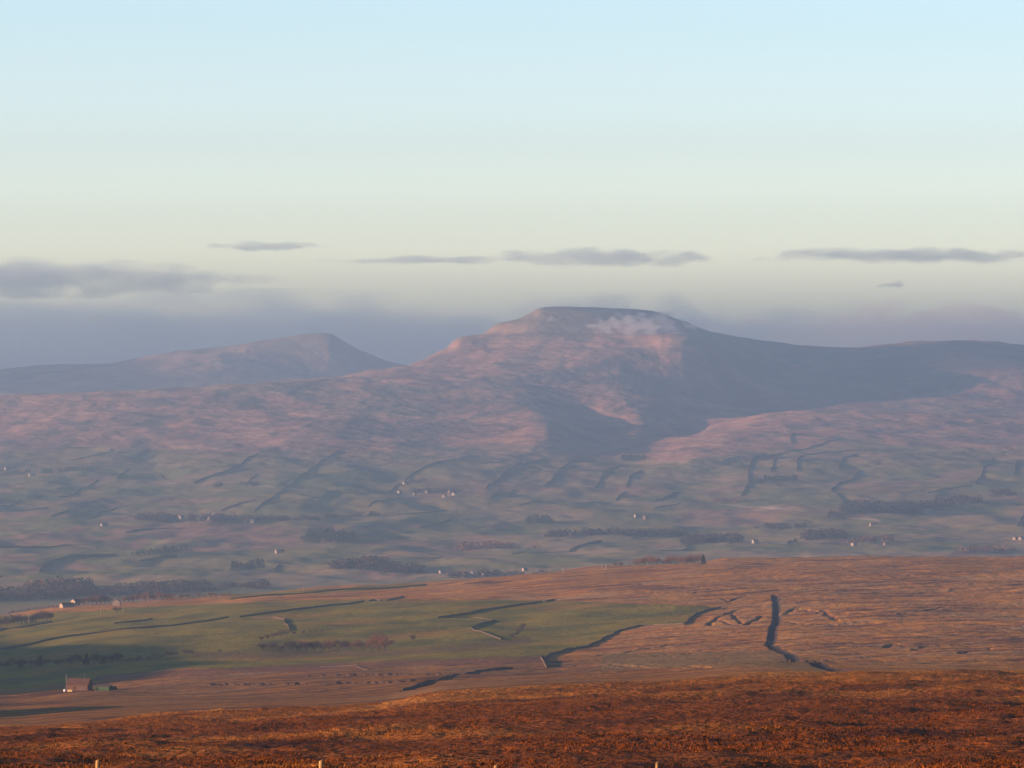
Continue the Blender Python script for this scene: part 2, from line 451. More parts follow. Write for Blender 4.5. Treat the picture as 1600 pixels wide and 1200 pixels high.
def plain(name, c, scale=2.0, var=0.35, rough=0.9, bump=0.0, bscale=4.0, bdist=0.1):
    m, n, b = mat(name)
    b.inputs['Roughness'].default_value = rough
    t = n.nodes.new('ShaderNodeTexCoord')
    no = n.nodes.new('ShaderNodeTexNoise')
    no.inputs['Scale'].default_value = scale
    no.inputs['Detail'].default_value = 5
    n.links.new(t.outputs['Object'], no.inputs['Vector'])
    r = n.nodes.new('ShaderNodeValToRGB')
    r.color_ramp.elements[0].position = 0.3
    r.color_ramp.elements[1].position = 0.7
    r.color_ramp.elements[0].color = (*[x * (1 - var) for x in c], 1)
    r.color_ramp.elements[1].color = (*[min(1, x * (1 + var)) for x in c], 1)
    n.links.new(no.outputs['Fac'], r.inputs[0])
    n.links.new(r.outputs[0], b.inputs['Base Color'])
    if bump:
        n2_ = n.nodes.new('ShaderNodeTexNoise')
        n2_.inputs['Scale'].default_value = bscale
        n2_.inputs['Detail'].default_value = 4
        n.links.new(t.outputs['Object'], n2_.inputs['Vector'])
        bp = n.nodes.new('ShaderNodeBump')
        bp.inputs['Strength'].default_value = bump
        bp.inputs['Distance'].default_value = bdist
        n.links.new(n2_.outputs['Fac'], bp.inputs['Height'])
        n.links.new(bp.outputs[0], b.inputs['Normal'])
    return m

def terrain_mat(name, layers, cvar):
    """layers: (noise scale per metre, bump distance in metres); cvar: (scale, amount)"""
    m, n, b = mat(name)
    t = n.nodes.new('ShaderNodeTexCoord')
    at_ = n.nodes.new('ShaderNodeAttribute')
    at_.attribute_name = 'cover'
    prev = at_.outputs['Color']
    for sc, am in cvar:
        no = n.nodes.new('ShaderNodeTexNoise')
        no.inputs['Scale'].default_value = sc
        no.inputs['Detail'].default_value = 6
        no.inputs['Roughness'].default_value = 0.65
        n.links.new(t.outputs['Object'], no.inputs['Vector'])
        mr_ = n.nodes.new('ShaderNodeMapRange')
        mr_.inputs['From Min'].default_value = 0.3
        mr_.inputs['From Max'].default_value = 0.7
        mr_.inputs['To Min'].default_value = 1 - am
        mr_.inputs['To Max'].default_value = 1 + am
        n.links.new(no.outputs['Fac'], mr_.inputs['Value'])
        vm = n.nodes.new('ShaderNodeVectorMath')
        vm.operation = 'SCALE'
        n.links.new(prev, vm.inputs[0])
        n.links.new(mr_.outputs[0], vm.inputs['Scale'])
        prev = vm.outputs[0]
    n.links.new(prev, b.inputs['Base Color'])
    pn = None
    for sc, di in layers:
        no = n.nodes.new('ShaderNodeTexNoise')
        no.inputs['Scale'].default_value = sc
        no.inputs['Detail'].default_value = 4
        n.links.new(t.outputs['Object'], no.inputs['Vector'])
        bp = n.nodes.new('ShaderNodeBump')
        bp.inputs['Strength'].default_value = 1.0
        bp.inputs['Distance'].default_value = di
        n.links.new(no.outputs['Fac'], bp.inputs['Height'])
        if pn:
            n.links.new(pn, bp.inputs['Normal'])
        pn = bp.outputs[0]
    n.links.new(pn, b.inputs['Normal'])
    return m

M_near = terrain_mat('near_moor_cover', [(1.6, 0.5), (0.35, 0.6)], [(2.5, 0.35), (0.25, 0.25)])
M_mid = terrain_mat('moor_cover', [(0.9, 0.45), (0.22, 0.8)], [(0.8, 0.42), (0.14, 0.32), (0.03, 0.18)])
M_val = terrain_mat('dale_cover', [(0.06, 2.0)], [(0.06, 0.32), (0.014, 0.25)])
M_hill = terrain_mat('fell_cover', [(0.03, 6.0), (0.009, 10.0)], [(0.035, 0.38), (0.008, 0.25)])

def mesh_obj(name, V, Fc, m, parent=None, loc=(0, 0, 0), smooth_=False, link=True):
    me = bpy.data.meshes.new(name)
    V = np.asarray(V, np.float32).reshape(-1, 3)
    if isinstance(Fc, np.ndarray):
        nf, k = Fc.shape
        me.vertices.add(len(V))
        me.vertices.foreach_set('co', V.ravel())
        me.loops.add(nf * k)
        me.loops.foreach_set('vertex_index', Fc.astype(np.int32).ravel())
        me.polygons.add(nf)
        me.polygons.foreach_set('loop_start', np.arange(0, nf * k, k, dtype=np.int32))
        if smooth_:
            me.polygons.foreach_set('use_smooth', np.ones(nf, bool))
        me.update(calc_edges=True)
    else:
        me.from_pydata([tuple(map(float, v)) for v in V], [], Fc)
        if smooth_:
            for p in me.polygons:
                p.use_smooth = True
        me.update()
    me.materials.append(m)
    o = bpy.data.objects.new(name, me)
    o.location = loc
    if parent is not None:
        o.parent = parent
    if link:
        col.objects.link(o)
    return o

def tag(o, label=None, cat=None, group=None, kind=None):
    if label: o['label'] = label
    if cat: o['category'] = cat
    if group: o['group'] = group
    if kind: o['kind'] = kind
    elif cat: o['kind'] = 'thing'
    return o

def empty(name, loc, rz=0.0, label=None, cat=None, group=None):
    o = bpy.data.objects.new(name, None)
    o.location = loc
    o.rotation_euler = (0, 0, rz)
    o.empty_display_size = 0.5
    col.objects.link(o)
    return tag(o, label, cat, group)

def sheet(name, ya, yb, m):
    i0 = max(0, np.searchsorted(YROWS, ya) - 1) if ya > 0 else 0
    i1 = min(len(YROWS) - 1, np.searchsorted(YROWS, yb))
    ii = np.arange(i0, i1 + 1)
    nr, nc = len(ii), len(UCOLS)
    V = np.stack([XX[ii], YY[ii], Z[ii]], -1).reshape(-1, 3)
    a = (np.arange(nr - 1)[:, None] * nc + np.arange(nc - 1)[None, :]).ravel()
    Fc = np.stack([a, a + 1, a + nc + 1, a + nc], -1)
    o = mesh_obj(name, V, Fc, m, smooth_=True)
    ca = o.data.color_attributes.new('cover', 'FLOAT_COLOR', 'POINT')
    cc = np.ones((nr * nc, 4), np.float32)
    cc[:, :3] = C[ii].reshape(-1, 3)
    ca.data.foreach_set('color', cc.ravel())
    return tag(o, kind='structure')

def cut(y):
    return YROWS[np.searchsorted(YROWS, y)]
c0, c1, c2, c3 = cut(950), cut(6000), cut(12500), cut(20600)
sheet('ground', 0, c0, M_near)
sheet('moorland', c0 + 0.01, c1, M_mid)
sheet('valley', c1 + 0.01, c2, M_val)
sheet('mountain', c2 + 0.01, c3, M_hill)
sheet('far_hill', c3 + 0.01, 30000, M_hill)

# ---------------------------------------------------------------- tussocks on the near moor
def tussocks():
    n = 260000
    y = 118 + (740 - 118) * rng.random(n) ** 1.35
    u = -160 + 1920 * rng.random(n)
    x = (u - 800) / F * y
    dens = fbm(x / 6, y / 9, 3, 130)
    keep = dens + 0.5 * fbm(x / 30, y / 50, 2, 133) - 0.8 * smooth(560, 740, y) > -0.3 + 0.5 * (rng.random(n) - 0.5)
    x, y = x[keep], y[keep]
    n = len(x)
    z = ground(x, y)
    s = (0.045 + 0.11 * rng.random(n) ** 2) * (0.75 + 0.5 * np.clip(fbm(x / 20, y / 30, 2, 140) + 0.4, 0, 1))
    nb = 5
    V = np.zeros((n, nb, 3, 3), np.float32)
    a = rng.random((n, nb)) * 2 * np.pi
    rr = s[:, None] * (0.1 + 0.75 * rng.random((n, nb)))
    lean = s[:, None] * (0.3 + 1.3 * rng.random((n, nb)))
    hh = s[:, None] * (0.7 + 0.7 * rng.random((n, nb)))
    wd = s[:, None] * 0.35
    cx, cy = x[:, None] + rr * np.cos(a), y[:, None] + rr * np.sin(a)
    b = rng.random((n, nb)) * np.pi
    base = (z[:, None] - 0.05) + 0 * a
    V[:, :, 0] = np.stack([cx - wd * np.cos(b), cy - wd * np.sin(b), base], -1)
    V[:, :, 1] = np.stack([cx + wd * np.cos(b), cy + wd * np.sin(b), base], -1)
    V[:, :, 2] = np.stack([cx + lean * np.cos(a), cy + lean * np.sin(a), base + hh], -1)
    Fc = np.arange(n * nb * 3).reshape(-1, 3)
    m, nn, bb = mat('sedge_blades')
    an_ = nn.nodes.new('ShaderNodeAttribute')
    an_.attribute_name = 'cover'
    nn.links.new(an_.outputs['Color'], bb.inputs['Base Color'])
    ri = np.clip(np.searchsorted(YROWS, y), 0, len(YROWS) - 1)
    ci = np.clip(np.searchsorted(UCOLS, cols_of(x, y)), 0, len(UCOLS) - 1)
    tc_ = C[ri, ci] * (0.6 + 0.5 * rng.random(n))[:, None] * (1 + 0.25 * np.clip(fbm(x / 2.5, y / 2.5, 2, 150), -1, 1))[:, None]
    tcol = np.ones((n, nb * 3, 4), np.float32)
    tcol[:, :, :3] = tc_[:, None, :]
    o = mesh_obj('grass', V.reshape(-1, 3), Fc, m)
    ca = o.data.color_attributes.new('cover', 'FLOAT_COLOR', 'POINT')
    ca.data.foreach_set('color', tcol.ravel())
    tag(o, 'rust coloured moorland sedge tussocks covering the nearest slope', 'grass', kind='stuff')
tussocks()

# ---------------------------------------------------------------- haze
def haze():
    x0, x1, y0, y1, z0, z1 = -26000, 24000, -800, 30600, float(Z.min()) - 25, 742
    V = [(x0,y0,z0),(x1,y0,z0),(x1,y1,z0),(x0,y1,z0),(x0,y0,z1),(x1,y0,z1),(x1,y1,z1),(x0,y1,z1)]
    Fc = [(0,3,2,1),(4,5,6,7),(0,1,5,4),(1,2,6,5),(2,3,7,6),(3,0,4,7)]
    m = bpy.data.materials.new('haze_air')
    m.use_nodes = True
    n = m.node_tree
    n.nodes.clear()
    o_ = n.nodes.new('ShaderNodeOutputMaterial')
    pv = n.nodes.new('ShaderNodeVolumePrincipled')
    pv.inputs['Color'].default_value = (0.49, 0.745, 1.0, 1)
    pv.inputs['Density'].default_value = HAZE
    pv.inputs['Anisotropy'].default_value = 0.65
    n.links.new(pv.outputs[0], o_.inputs['Volume'])
    o = mesh_obj('haze', V, Fc, m)
    tag(o, 'thin blue evening haze filling the whole dale', 'haze', kind='stuff')
HAZE = 7.6e-5
haze()

# ---------------------------------------------------------------- dry stone walls and hedges
M_stone = plain('gritstone_wall', (0.085, 0.065, 0.050), 0.9, 0.45, bump=0.8, bscale=3.0, bdist=0.15)
M_far_stone = plain('far_gritstone', (0.055, 0.047, 0.040), 0.05, 0.3)

def dry_wall(pts, label, h=1.25, name='dry_stone_wall', group=None, step=3.0, m=None, gap=0.0, world=False, y0=1400, y1=29000, wob=0.0):
    P = pts if world else [at(u, v, y0=y0, y1=y1) for u, v in pts]
    L = [0.0]
    for a, b in zip(P[:-1], P[1:]):
        L.append(L[-1] + math.hypot(b[0] - a[0], b[1] - a[1]))
    n = max(3, int(L[-1] / step))
    s = np.linspace(0, L[-1], n)
    if len(P) > 2:
        Q = pchip(L, np.array(P), s)
    else:
        Q = np.array([np.interp(s, L, [p[0] for p in P]), np.interp(s, L, [p[1] for p in P])]).T
    X, Y = Q[:, 0], Q[:, 1]
    if wob:
        X = X + wob * noise(s / 60, s * 0 + 0.5, 7)
    dx, dy = np.gradient(X), np.gradient(Y)
    l = np.hypot(dx, dy) + 1e-9
    nx, ny = -dy / l, dx / l
    g_ = ground(X, Y)
    hh = h * (1 + 0.16 * noise(s / 3.3, s * 0 + 0.3, 9) + 0.10 * noise(s / 30, s * 0 + 0.7, 11))
    if gap:
        hh = hh * np.where(noise(s / 22, s * 0 + 0.2, 15) < gap - 0.5, 0.45, 1)
    o = np.array([X[0], Y[0], g_[0]])
    V = []
    for off, top in ((0.36, 0), (0.20, 1), (-0.20, 1), (-0.36, 0)):
        k = 1.0 if h < 2 else h / 1.5
        V.append(np.stack([X + nx * off * k, Y + ny * off * k, g_ + (hh if top else -0.35)], -1) - o)
    V = np.stack(V, 1).reshape(-1, 3)
    Fc = []
    for i in range(n - 1):
        a = i * 4
        for k in range(3):
            Fc.append((a + k, a + k + 1, a + k + 5, a + k + 4))
    Fc += [(0, 3, 2, 1), (4 * n - 4, 4 * n - 3, 4 * n - 2, 4 * n - 1)]
    ob = mesh_obj(name, V, Fc, m or M_stone, loc=tuple(o))
    return tag(ob, label, 'hedge' if 'hedge' in name else 'stone wall', group)

NG = 'dry stone walls round the near green pastures'
W = dict(y0=1500, y1=5300)
near_walls = [
 ([(-60,1024),(0,1015),(60,1004),(130,992),(200,983),(290,975),(356,965)], 'long dark wall crossing the left green pasture from the frame edge', 1.35),
 ([(178,975),(205,972),(238,967)], 'short separate wall above the long wall in the left pasture', 1.3),
 ([(-60,993),(0,985),(45,979),(82,973)], 'dark wall below the shaded trees at the far left', 1.5),
 ([(374,965),(400,961),(460,953),(520,946),(569,940)], 'straight wall in the middle of the pasture, above the curved lit wall', 1.5),
 ([(577,940),(585,938),(594,939)], 'stub of wall just beyond the gap at the end of the straight wall', 1.5),
 ([(605,939),(618,936),(631,933)], 'short dark wall nearest the top edge of the middle pasture', 1.6),
 ([(395,966),(430,966),(445,975),(452,986)], 'curved wall with a sunlit face above the scrub', 1.3),
 ([(684,966),(725,960),(760,953),(800,947),(847,941)], 'long wall rising right to the top of the big pasture', 1.35),
 ([(853,941),(866,938),(880,937)], 'last short length of wall at the top edge of the big pasture', 1.4),
 ([(690,966),(735,965),(772,970)], 'low pale wall running along the top of the wedge field', 0.7),
 ([(772,970),(755,975),(736,982)], 'dark wall on the upper left side of the wedge field', 1.5),
 ([(736,982),(760,991),(783,1000)], 'pale lit wall on the lower left side of the wedge field', 1.1),
 ([(845,1029),(858,1024),(875,1020),(900,1014),(925,1007),(945,997),(960,990),(980,983),(1000,978)], 'thick dark boundary wall between green pasture and brown moor', 1.35),
 ([(1000,978),(1020,977),(1068,975)], 'thin low wall joining the boundary wall to the far corner', 0.8),
 ([(845,1029),(850,1036),(854,1044)], 'short wall end with one bright face at the near corner of the big pasture', 1.5),
 ([(1070,977),(1080,966),(1100,956),(1126,950)], 'wall at the right hand tip of the big pasture', 1.5),
 ([(360,937),(400,932),(500,925),(600,920),(667,914)], 'straight wall along the strip field above the middle pasture', 1.3),
 ([(628,1080),(648,1074),(665,1070),(685,1064),(705,1059),(730,1053),(765,1047),(800,1045)], 'low dark tumbled wall slanting across the brown slope above the foreground', 0.95),
 ([(500,1042),(540,1041),(562,1043),(575,1047)], 'small curved wall above the line of scattered stones', 0.5),
]
for pts, lab, h in near_walls:
    dry_wall(pts, lab, h * 0.78, group=NG, **W)

FG = 'field walls on the far hillside'
far_walls = [
 ([(60,702),(140,700),(172,706),(110,720)], 'thin bent wall high on the left hillside above the quarry', 1.6),
 ([(302,755),(350,738),(378,725),(404,710)], 'strong straight wall slanting up the left hillside to the moor', 2.4),
 ([(92,778),(120,768),(152,750)], 'slanting wall on the left slope above the valley road', 1.9),
 ([(80,808),(105,798),(136,787)], 'slanting wall lowest on the left slope', 1.8),
 ([(128,812),(155,802),(182,792)], 'wall just left of the village trees', 1.8),
 ([(-40,800),(0,792),(32,782)], 'wall meeting the left frame edge below the quarry', 1.8),
 ([(-40,803),(0,800),(75,794)], 'faint nearly level wall at the left frame edge', 1.2),
 ([(398,799),(420,782),(445,763),(480,740),(500,722),(530,703)], 'longest straight wall climbing from the village to the moor edge', 2.4),
 ([(496,786),(508,772),(530,768)], 'small hooked wall right of the longest straight wall', 2.0),
 ([(606,769),(616,762),(629,757)], 'short wall just left of the middle hamlet', 1.8),
 ([(632,752),(645,740),(665,730),(685,722),(722,718)], 'curving wall above the middle hamlet', 2.2),
 ([(760,764),(775,752),(790,738),(800,732),(825,722),(850,718)], 'first of the curved walls right of the middle hamlet', 2.0),
 ([(850,762),(862,750),(875,733),(893,722),(930,720)], 'second of the curved walls right of the middle hamlet', 2.3),
 ([(930,763),(940,745),(955,733),(982,728)], 'curved wall left of the dark copse', 2.3),
 ([(978,760),(985,745),(1001,735)], 'curved wall straight below the dark copse', 2.0),
 ([(962,783),(968,776),(976,768)], 'short thick wall touching the upper valley road', 2.2),
 ([(1022,785),(1040,777),(1060,768)], 'straight slanting wall above the white farmhouse', 1.7),
 ([(1125,725),(1140,717),(1155,714)], 'short wall alone on the smooth pale slope', 1.9),
 ([(1158,775),(1168,757),(1170,735),(1178,716),(1197,710)], 'wall climbing beside the dark plantation', 2.2),
 ([(1245,737),(1246,720),(1255,712),(1300,707),(1345,704),(1422,702)], 'hooked wall and long level wall above the plantation', 2.0),
 ([(1311,733),(1318,716),(1338,709)], 'curved wall inside the hooked wall on the right', 2.0),
 ([(1343,735),(1330,750),(1305,762),(1300,771),(1312,780),(1325,791)], 'zigzag wall coming down to the long wood', 2.4),
 ([(1525,757),(1534,742),(1537,730),(1551,716)], 'wall climbing the right hillside above the long wood', 2.0),
 ([(1584,742),(1586,732),(1589,720)], 'short upright wall beside the right frame edge', 2.4),
 ([(1236,692),(1235,685),(1241,677)], 'tiny hooked wall on the moor right of the shaded clough', 2.4),
 ([(1185,712),(1265,700),(1312,686)], 'long faint intake wall on the right hillside', 1.6),
 ([(1590,822),(1596,810),(1602,798)], 'steep wall cut by the right frame edge in the valley', 2.6),
 ([(1030,861),(1065,861),(1073,852)], 'pale right angled wall in the valley beyond the moor crest', 1.8),
 ([(890,862),(912,853),(940,847)], 'thick slanting hedge line in the valley bottom', 3.0),
 ([(-40,858),(60,856),(110,853),(150,857)], 'dark nearly level wall on the left valley floor', 2.6),
 ([(62,894),(78,881),(108,871),(182,868)], 'hedge line curving over the left valley hillock', 3.2),
 ([(218,877),(250,872),(276,869)], 'short hedge on the crest of the left valley hillock', 2.6),
 ([(196,833),(240,827),(290,826)], 'curved wall in the fields below the village', 2.0),
 ([(-40,903),(0,902),(45,901)], 'level hedge meeting the left frame edge low in the valley', 2.6),
 ([(430,895),(432,888),(440,884),(470,886)], 'small curved wall round a green field near the valley farm', 2.2),
 ([(620,805),(680,800),(716,797)], 'lit edge wall in the fields under the middle hamlet', 1.8),
 ([(655,825),(680,818),(705,813)], 'wall at the top of the big shaded field', 1.8),
 ([(590,872),(640,872),(690,872)], 'faint level wall above the valley town', 1.6),
 ([(1210,715),(1208,726),(1204,738)], 'wall dropping to the left end of the plantation', 2.0),
 ([(383,757),(392,748),(401,742)], 'short slanting wall between the two long hillside walls', 1.8),
 ([(182,750),(192,740),(202,732)], 'short wall over the left end of the pale lane', 1.7),
 ([(345,798),(370,789),(399,782)], 'slanting wall just above the right half of the village', 2.0),
 ([(575,792),(598,783),(628,778)], 'slanting wall under the road left of the middle hamlet', 1.8),
 ([(768,780),(774,771),(780,763)], 'small wall rising from the road right of the middle hamlet', 1.8),
 ([(793,778),(798,772),(804,765)], 'second small wall rising from the road right of the middle hamlet', 1.8),
 ([(808,791),(825,786),(842,783)], 'faint wall below the road left of the white farmhouse', 1.5),
 ([(918,788),(928,785),(940,784)], 'short wall just under the upper valley road', 1.5),
 ([(1020,796),(1040,791),(1063,787)], 'wall under the road right of the white farmhouse', 1.6),
 ([(1230,850),(1236,846),(1242,842)], 'short wall beside the misty bare wood', 1.8),
 ([(1198,851),(1214,849),(1230,850)], 'level wall joining the misty bare wood', 1.6),
 ([(1345,762),(1400,761),(1500,763)], 'long thin level wall crossing the right hand fields', 1.3),
 ([(1440,838),(1500,842),(1580,846)], 'thin wall along the lane at the lower right', 1.4),
 ([(800,866),(850,864),(900,862)], 'level wall at the foot of the big valley hillock', 1.6),
 ([(715,718),(735,712),(760,711)], 'upper wall along the moor edge above the middle hamlet', 1.6),
 ([(250,742),(262,752),(285,757)], 'wall following the dark gill on the left hillside', 2.0),
 ([(1450,770),(1480,764),(1520,760)], 'wall along the top of the long wood', 1.6),
]
for pts, lab, h in far_walls:
    hedge = 'hedge' in lab
    dry_wall(pts, lab, h * 1.2, name='field_hedge' if hedge else 'field_wall', group=FG, step=14.0, m=M_far_stone, y0=7200, y1=15500)

# ---------------------------------------------------------------- roads, laid as sheets on the land
M_road = plain('pale_lane', (0.42, 0.34, 0.28), 0.02, 0.2)
def road(pts, wid, y0=7200, name='road', lift=0.7):
    P = [at(u, v, y0=y0, y1=15500) for u, v in pts]
    L = [0.0]
    for a, b in zip(P[:-1], P[1:]):
        L.append(L[-1] + math.hypot(b[0] - a[0], b[1] - a[1]))
    n = max(3, int(L[-1] / 12))
    s = np.linspace(0, L[-1], n)
    Q = pchip(L, np.array(P), s)
    X, Y = Q[:, 0], Q[:, 1]
    dx, dy = np.gradient(X), np.gradient(Y)
    l = np.hypot(dx, dy) + 1e-9
    nx, ny = -dy / l, dx / l
    V = []
    for off in (wid / 2, 0, -wid / 2):
        px_, py_ = X + nx * off, Y + ny * off
        V.append(np.stack([px_, py_, ground(px_, py_) + lift], -1))
    V = np.stack(V, 1).reshape(-1, 3)
    Fc = []
    for i in range(n - 1):
        a = i * 3
        Fc += [(a, a + 1, a + 4, a + 3), (a + 1, a + 2, a + 5, a + 4)]
    return tag(mesh_obj(name, V, Fc, M_road), kind='structure')
road([(345,760),(400,760),(450,763),(600,772),(640,776),(712,779),(800,779),(895,783),(980,785),(1150,790),(1210,795),(1260,800)], 13)
road([(105,747),(160,748),(230,753),(278,757)], 8)
road([(1318,808),(1345,811),(1375,815)], 9)
road([(1325,826),(1380,824),(1440,827),(1475,832),(1530,833),(1570,838),(1610,845)], 9)
road([(590,776),(640,782),(700,789),(760,795)], 6)

# ---------------------------------------------------------------- trees
def tube(V, Fc, a, b, ra, rb, k=4):
    a, b = np.array(a, float), np.array(b, float)
    d = b - a
    d /= np.linalg.norm(d) + 1e-9
    t = np.cross(d, (0, 0, 1) if abs(d[2]) < 0.9 else (1, 0, 0))
    t /= np.linalg.norm(t)
    s = np.cross(d, t)
    o = len(V)
    for c, r in ((a, ra), (b, rb)):
        for i in range(k):
            q = 2 * math.pi * i / k
            V.append(c + r * (t * math.cos(q) + s * math.sin(q)))
    for i in range(k):
        Fc.append((o + i, o + (i + 1) % k, o + k + (i + 1) % k, o + k + i))

M_bark = plain('winter_bark', (0.075, 0.05, 0.038), 1.5, 0.3)
M_twig = plain('bare_twigs', (0.17, 0.085, 0.050), 0.4, 0.35)
M_twig2 = plain('dark_twigs', (0.055, 0.034, 0.028), 0.4, 0.3)
M_needle = plain('conifer_needles', (0.035, 0.045, 0.020), 0.5, 0.35)

def bare_tree_meshes(seed, H=8.0, spread=0.45, low=0.22, tw=700):
    r = np.random.default_rng(seed)
    V, Fc, TV, TF = [], [], [], []
    tips = []
    tube(V, Fc, (0, 0, -0.4), (0.05 * H * r.normal() * 0.5, 0.04 * H * r.normal() * 0.5, H * low), H * 0.030, H * 0.022, 6)
    root = V[-1] * 0 + np.array([0, 0, H * low])
    def grow(p, d, ln, rad, lev):
        e = p + d * ln
        tube(V if lev < 2 else TV, Fc if lev < 2 else TF, p, e, rad, rad * 0.6, 4 if lev < 2 else 3)
        tips.append((p, e, lev))
        if lev < 3:
            for k in range(3 if lev else 4):
                nd = d + r.normal(size=3) * 0.55
                nd[2] = abs(nd[2]) * 0.8 + 0.1
                nd /= np.linalg.norm(nd)
                grow(p + d * ln * r.uniform(0.45, 1.0), nd, ln * r.uniform(0.55, 0.8), rad * 0.5, lev + 1)
    for k in range(5):
        q = 2 * math.pi * (k + r.random()) / 5
        d = np.array([math.cos(q) * spread * 1.6, math.sin(q) * spread * 1.6, 1.0])
        d /= np.linalg.norm(d)
        grow(root - np.array([0, 0, H * low * r.random() * 0.4]), d, H * 0.30 * r.uniform(0.8, 1.15), H * 0.014, 0)
    outer = [t for t in tips if t[2] >= 1]
    blobs = [(np.array([r.normal() * H * 0.17, r.normal() * H * 0.17, H * r.uniform(0.25, 0.8)]), H * r.uniform(0.12, 0.24)) for _ in range(9)]
    for k in range(tw + 700):
        if k < tw:
            p, e, l = outer[r.integers(len(outer))]
            c = p + (e - p) * r.random() + r.normal(size=3) * H * 0.022
        else:
            bc, br = blobs[r.integers(9)]
            q = r.normal(size=3); q /= np.linalg.norm(q)
            c = bc + q * br * r.random() ** 0.4
            c[2] = max(c[2], 0.06 * H)
        d = r.normal(size=3); d[2] = abs(d[2]); d /= np.linalg.norm(d)
        s = np.cross(d, r.normal(size=3)); s /= np.linalg.norm(s) + 1e-9
        ln = H * r.uniform(0.05, 0.11)
        o = len(TV)
        TV.extend([c - s * 0.05, c + s * 0.05, c + d * ln])
        TF.append((o, o + 1, o + 2))
    return V, Fc, TV, TF

def me_of(name, V, Fc, m):
    me = bpy.data.meshes.new(name)
    me.from_pydata([tuple(map(float, v)) for v in V], [], Fc)
    me.update()
    me.materials.append(m)
    return me

def lumpy(seed, H, Wd, n, sz, base=0.1, cone=False):
    r = np.random.default_rng(seed)
    V, Fc = [], []
    blobs = [(r.normal(size=2) * Wd * 0.28, r.uniform(base + 0.2, 0.85) * H, r.uniform(0.25, 0.45) * Wd) for _ in range(7)]
    for k in range(n):
        if cone:
            t = r.random() ** 0.8
            z = (base + (1 - base) * t) * H
            rad = Wd * 0.5 * (1 - t) * r.uniform(0.5, 1.0) + 0.05
            q = r.uniform(0, 2 * math.pi)
            c = np.array([rad * math.cos(q), rad * math.sin(q), z])
            d = np.array([math.cos(q), math.sin(q), -0.35])
        else:
            xy, z, rad = blobs[r.integers(7)]
            d = r.normal(size=3); d /= np.linalg.norm(d)
            c = np.array([xy[0], xy[1], z]) + d * rad * r.uniform(0.6, 1.0)
            c[2] = min(max(c[2], base * H), H * 1.05)
        s = np.cross(d, r.normal(size=3)); s /= np.linalg.norm(s) + 1e-9
        o = len(V)
        k2 = sz * r.uniform(0.6, 1.3)
        V.extend([c - s * k2 * 0.5, c + s * k2 * 0.5, c + d * k2])
        Fc.append((o, o + 1, o + 2))
    return V, Fc

ORD = 'first second third fourth fifth sixth seventh eighth ninth tenth eleventh twelfth thirteenth fourteenth fifteenth sixteenth seventeenth eighteenth nineteenth twentieth'.split() + ['twenty-' + o for o in 'first second third fourth fifth sixth seventh eighth ninth'.split()] + ['thirtieth'] + ['thirty-' + o for o in 'first second third fourth fifth'.split()]
PROTO = {}
for k in range(5):
    V, Fc, TV, TF = bare_tree_meshes(100 + k, 8.0, 0.35 + 0.08 * k, 0.16 + 0.03 * k)
    PROTO['bare%d' % k] = (me_of('trunk', V, Fc, M_bark), me_of('crown', TV, TF, M_twig), me_of('crown', TV, TF, M_twig2))
for k in range(2):
    V, Fc = [], []
    tube(V, Fc, (0, 0, -0.4), (0, 0, 7.2), 0.22, 0.04, 6)
    cv, cf = lumpy(300 + k, 8.0, 4.2, 900, 0.75, 0.08, True)
    PROTO['fir%d' % k] = (me_of('trunk', V, Fc, M_bark), me_of('crown', cv, cf, M_needle), None)

def tree(u, v, hpx, kind, label, group, dark=False, y0=1500, y1=5400, wide=1.0, name='bare_tree'):
    x, y = at(u, v, y0=y0, y1=y1)
    h = hpx * y / F
    e = empty(name, (x, y, float(ground(x, y))), random.uniform(0, 6.28), label, 'tree', group)
    s = h / 8.0
    t = bpy.data.objects.new('trunk', PROTO[kind][0]); t.parent = e; col.objects.link(t)
    c = bpy.data.objects.new('crown', PROTO[kind][2 if dark and PROTO[kind][2] else 1]); c.parent = e; col.objects.link(c)
    for q in (t, c):
        q.scale = (s * wide, s * wide, s)
    return e

# copse on the crest of the brown moor
cu = [962,972,985,993,1001,1008,1015,1022,1028,1035,1042,1049,1056,1062,1068,1074,1080,1086,1092]
ch = [9,10,5,13,16,20,19,17,16,10,14,17,18,15,17,16,18,16,19]
for k, (u_, h_) in enumerate(zip(cu, ch)):
    tree(u_ + random.uniform(-2, 2), 886 - (u_ - 960) * 0.035 + random.uniform(-0.6, 1.2), h_ * 1.05, 'bare%d' % (k % 5), ORD[k] + ' bare tree from the left in the copse on the moor crest', 'bare trees of the crest copse', wide=1.15)
tree(1099, 882.5, 16, 'fir0', 'dark evergreen at the right end of the copse on the moor crest', 'evergreen of the crest copse', name='fir_tree', wide=0.9)

# scrub along the clough below the middle pasture
sc = [(410,1016,17),(424,1018,20),(437,1018,14),(452,1018,24),(465,1019,22),(478,1018,26),(491,1018,22),(503,1019,20),(515,1018,25),(528,1018,22),(541,1017,24),(555,1017,22),(567,1017,19)]
for k, (u_, v_, h_) in enumerate(sc):
    tree(u_, v_ + 0.5, h_, 'bare%d' % (k % 5), ORD[k] + ' low hawthorn from the left in the scrub line below the middle pasture', 'scrub trees along the clough', dark=(k % 3 != 2), wide=1.3)
for k, (u_, v_, h_) in enumerate([(581,1019,27),(592,1018,35),(601,1018,30)]):
    tree(u_, v_, h_, 'bare%d' % ((k + 2) % 5), ['paler russet bush at the right end of the scrub line', 'tallest russet tree at the right end of the scrub line', 'russet tree with branches spreading right at the end of the scrub line'][k], 'tall trees ending the scrub line', wide=1.15)
tree(646, 1002, 13, 'bare3', 'small lone tree standing on the pasture right of the scrub', 'lone pasture trees', dark=True, wide=1.2)
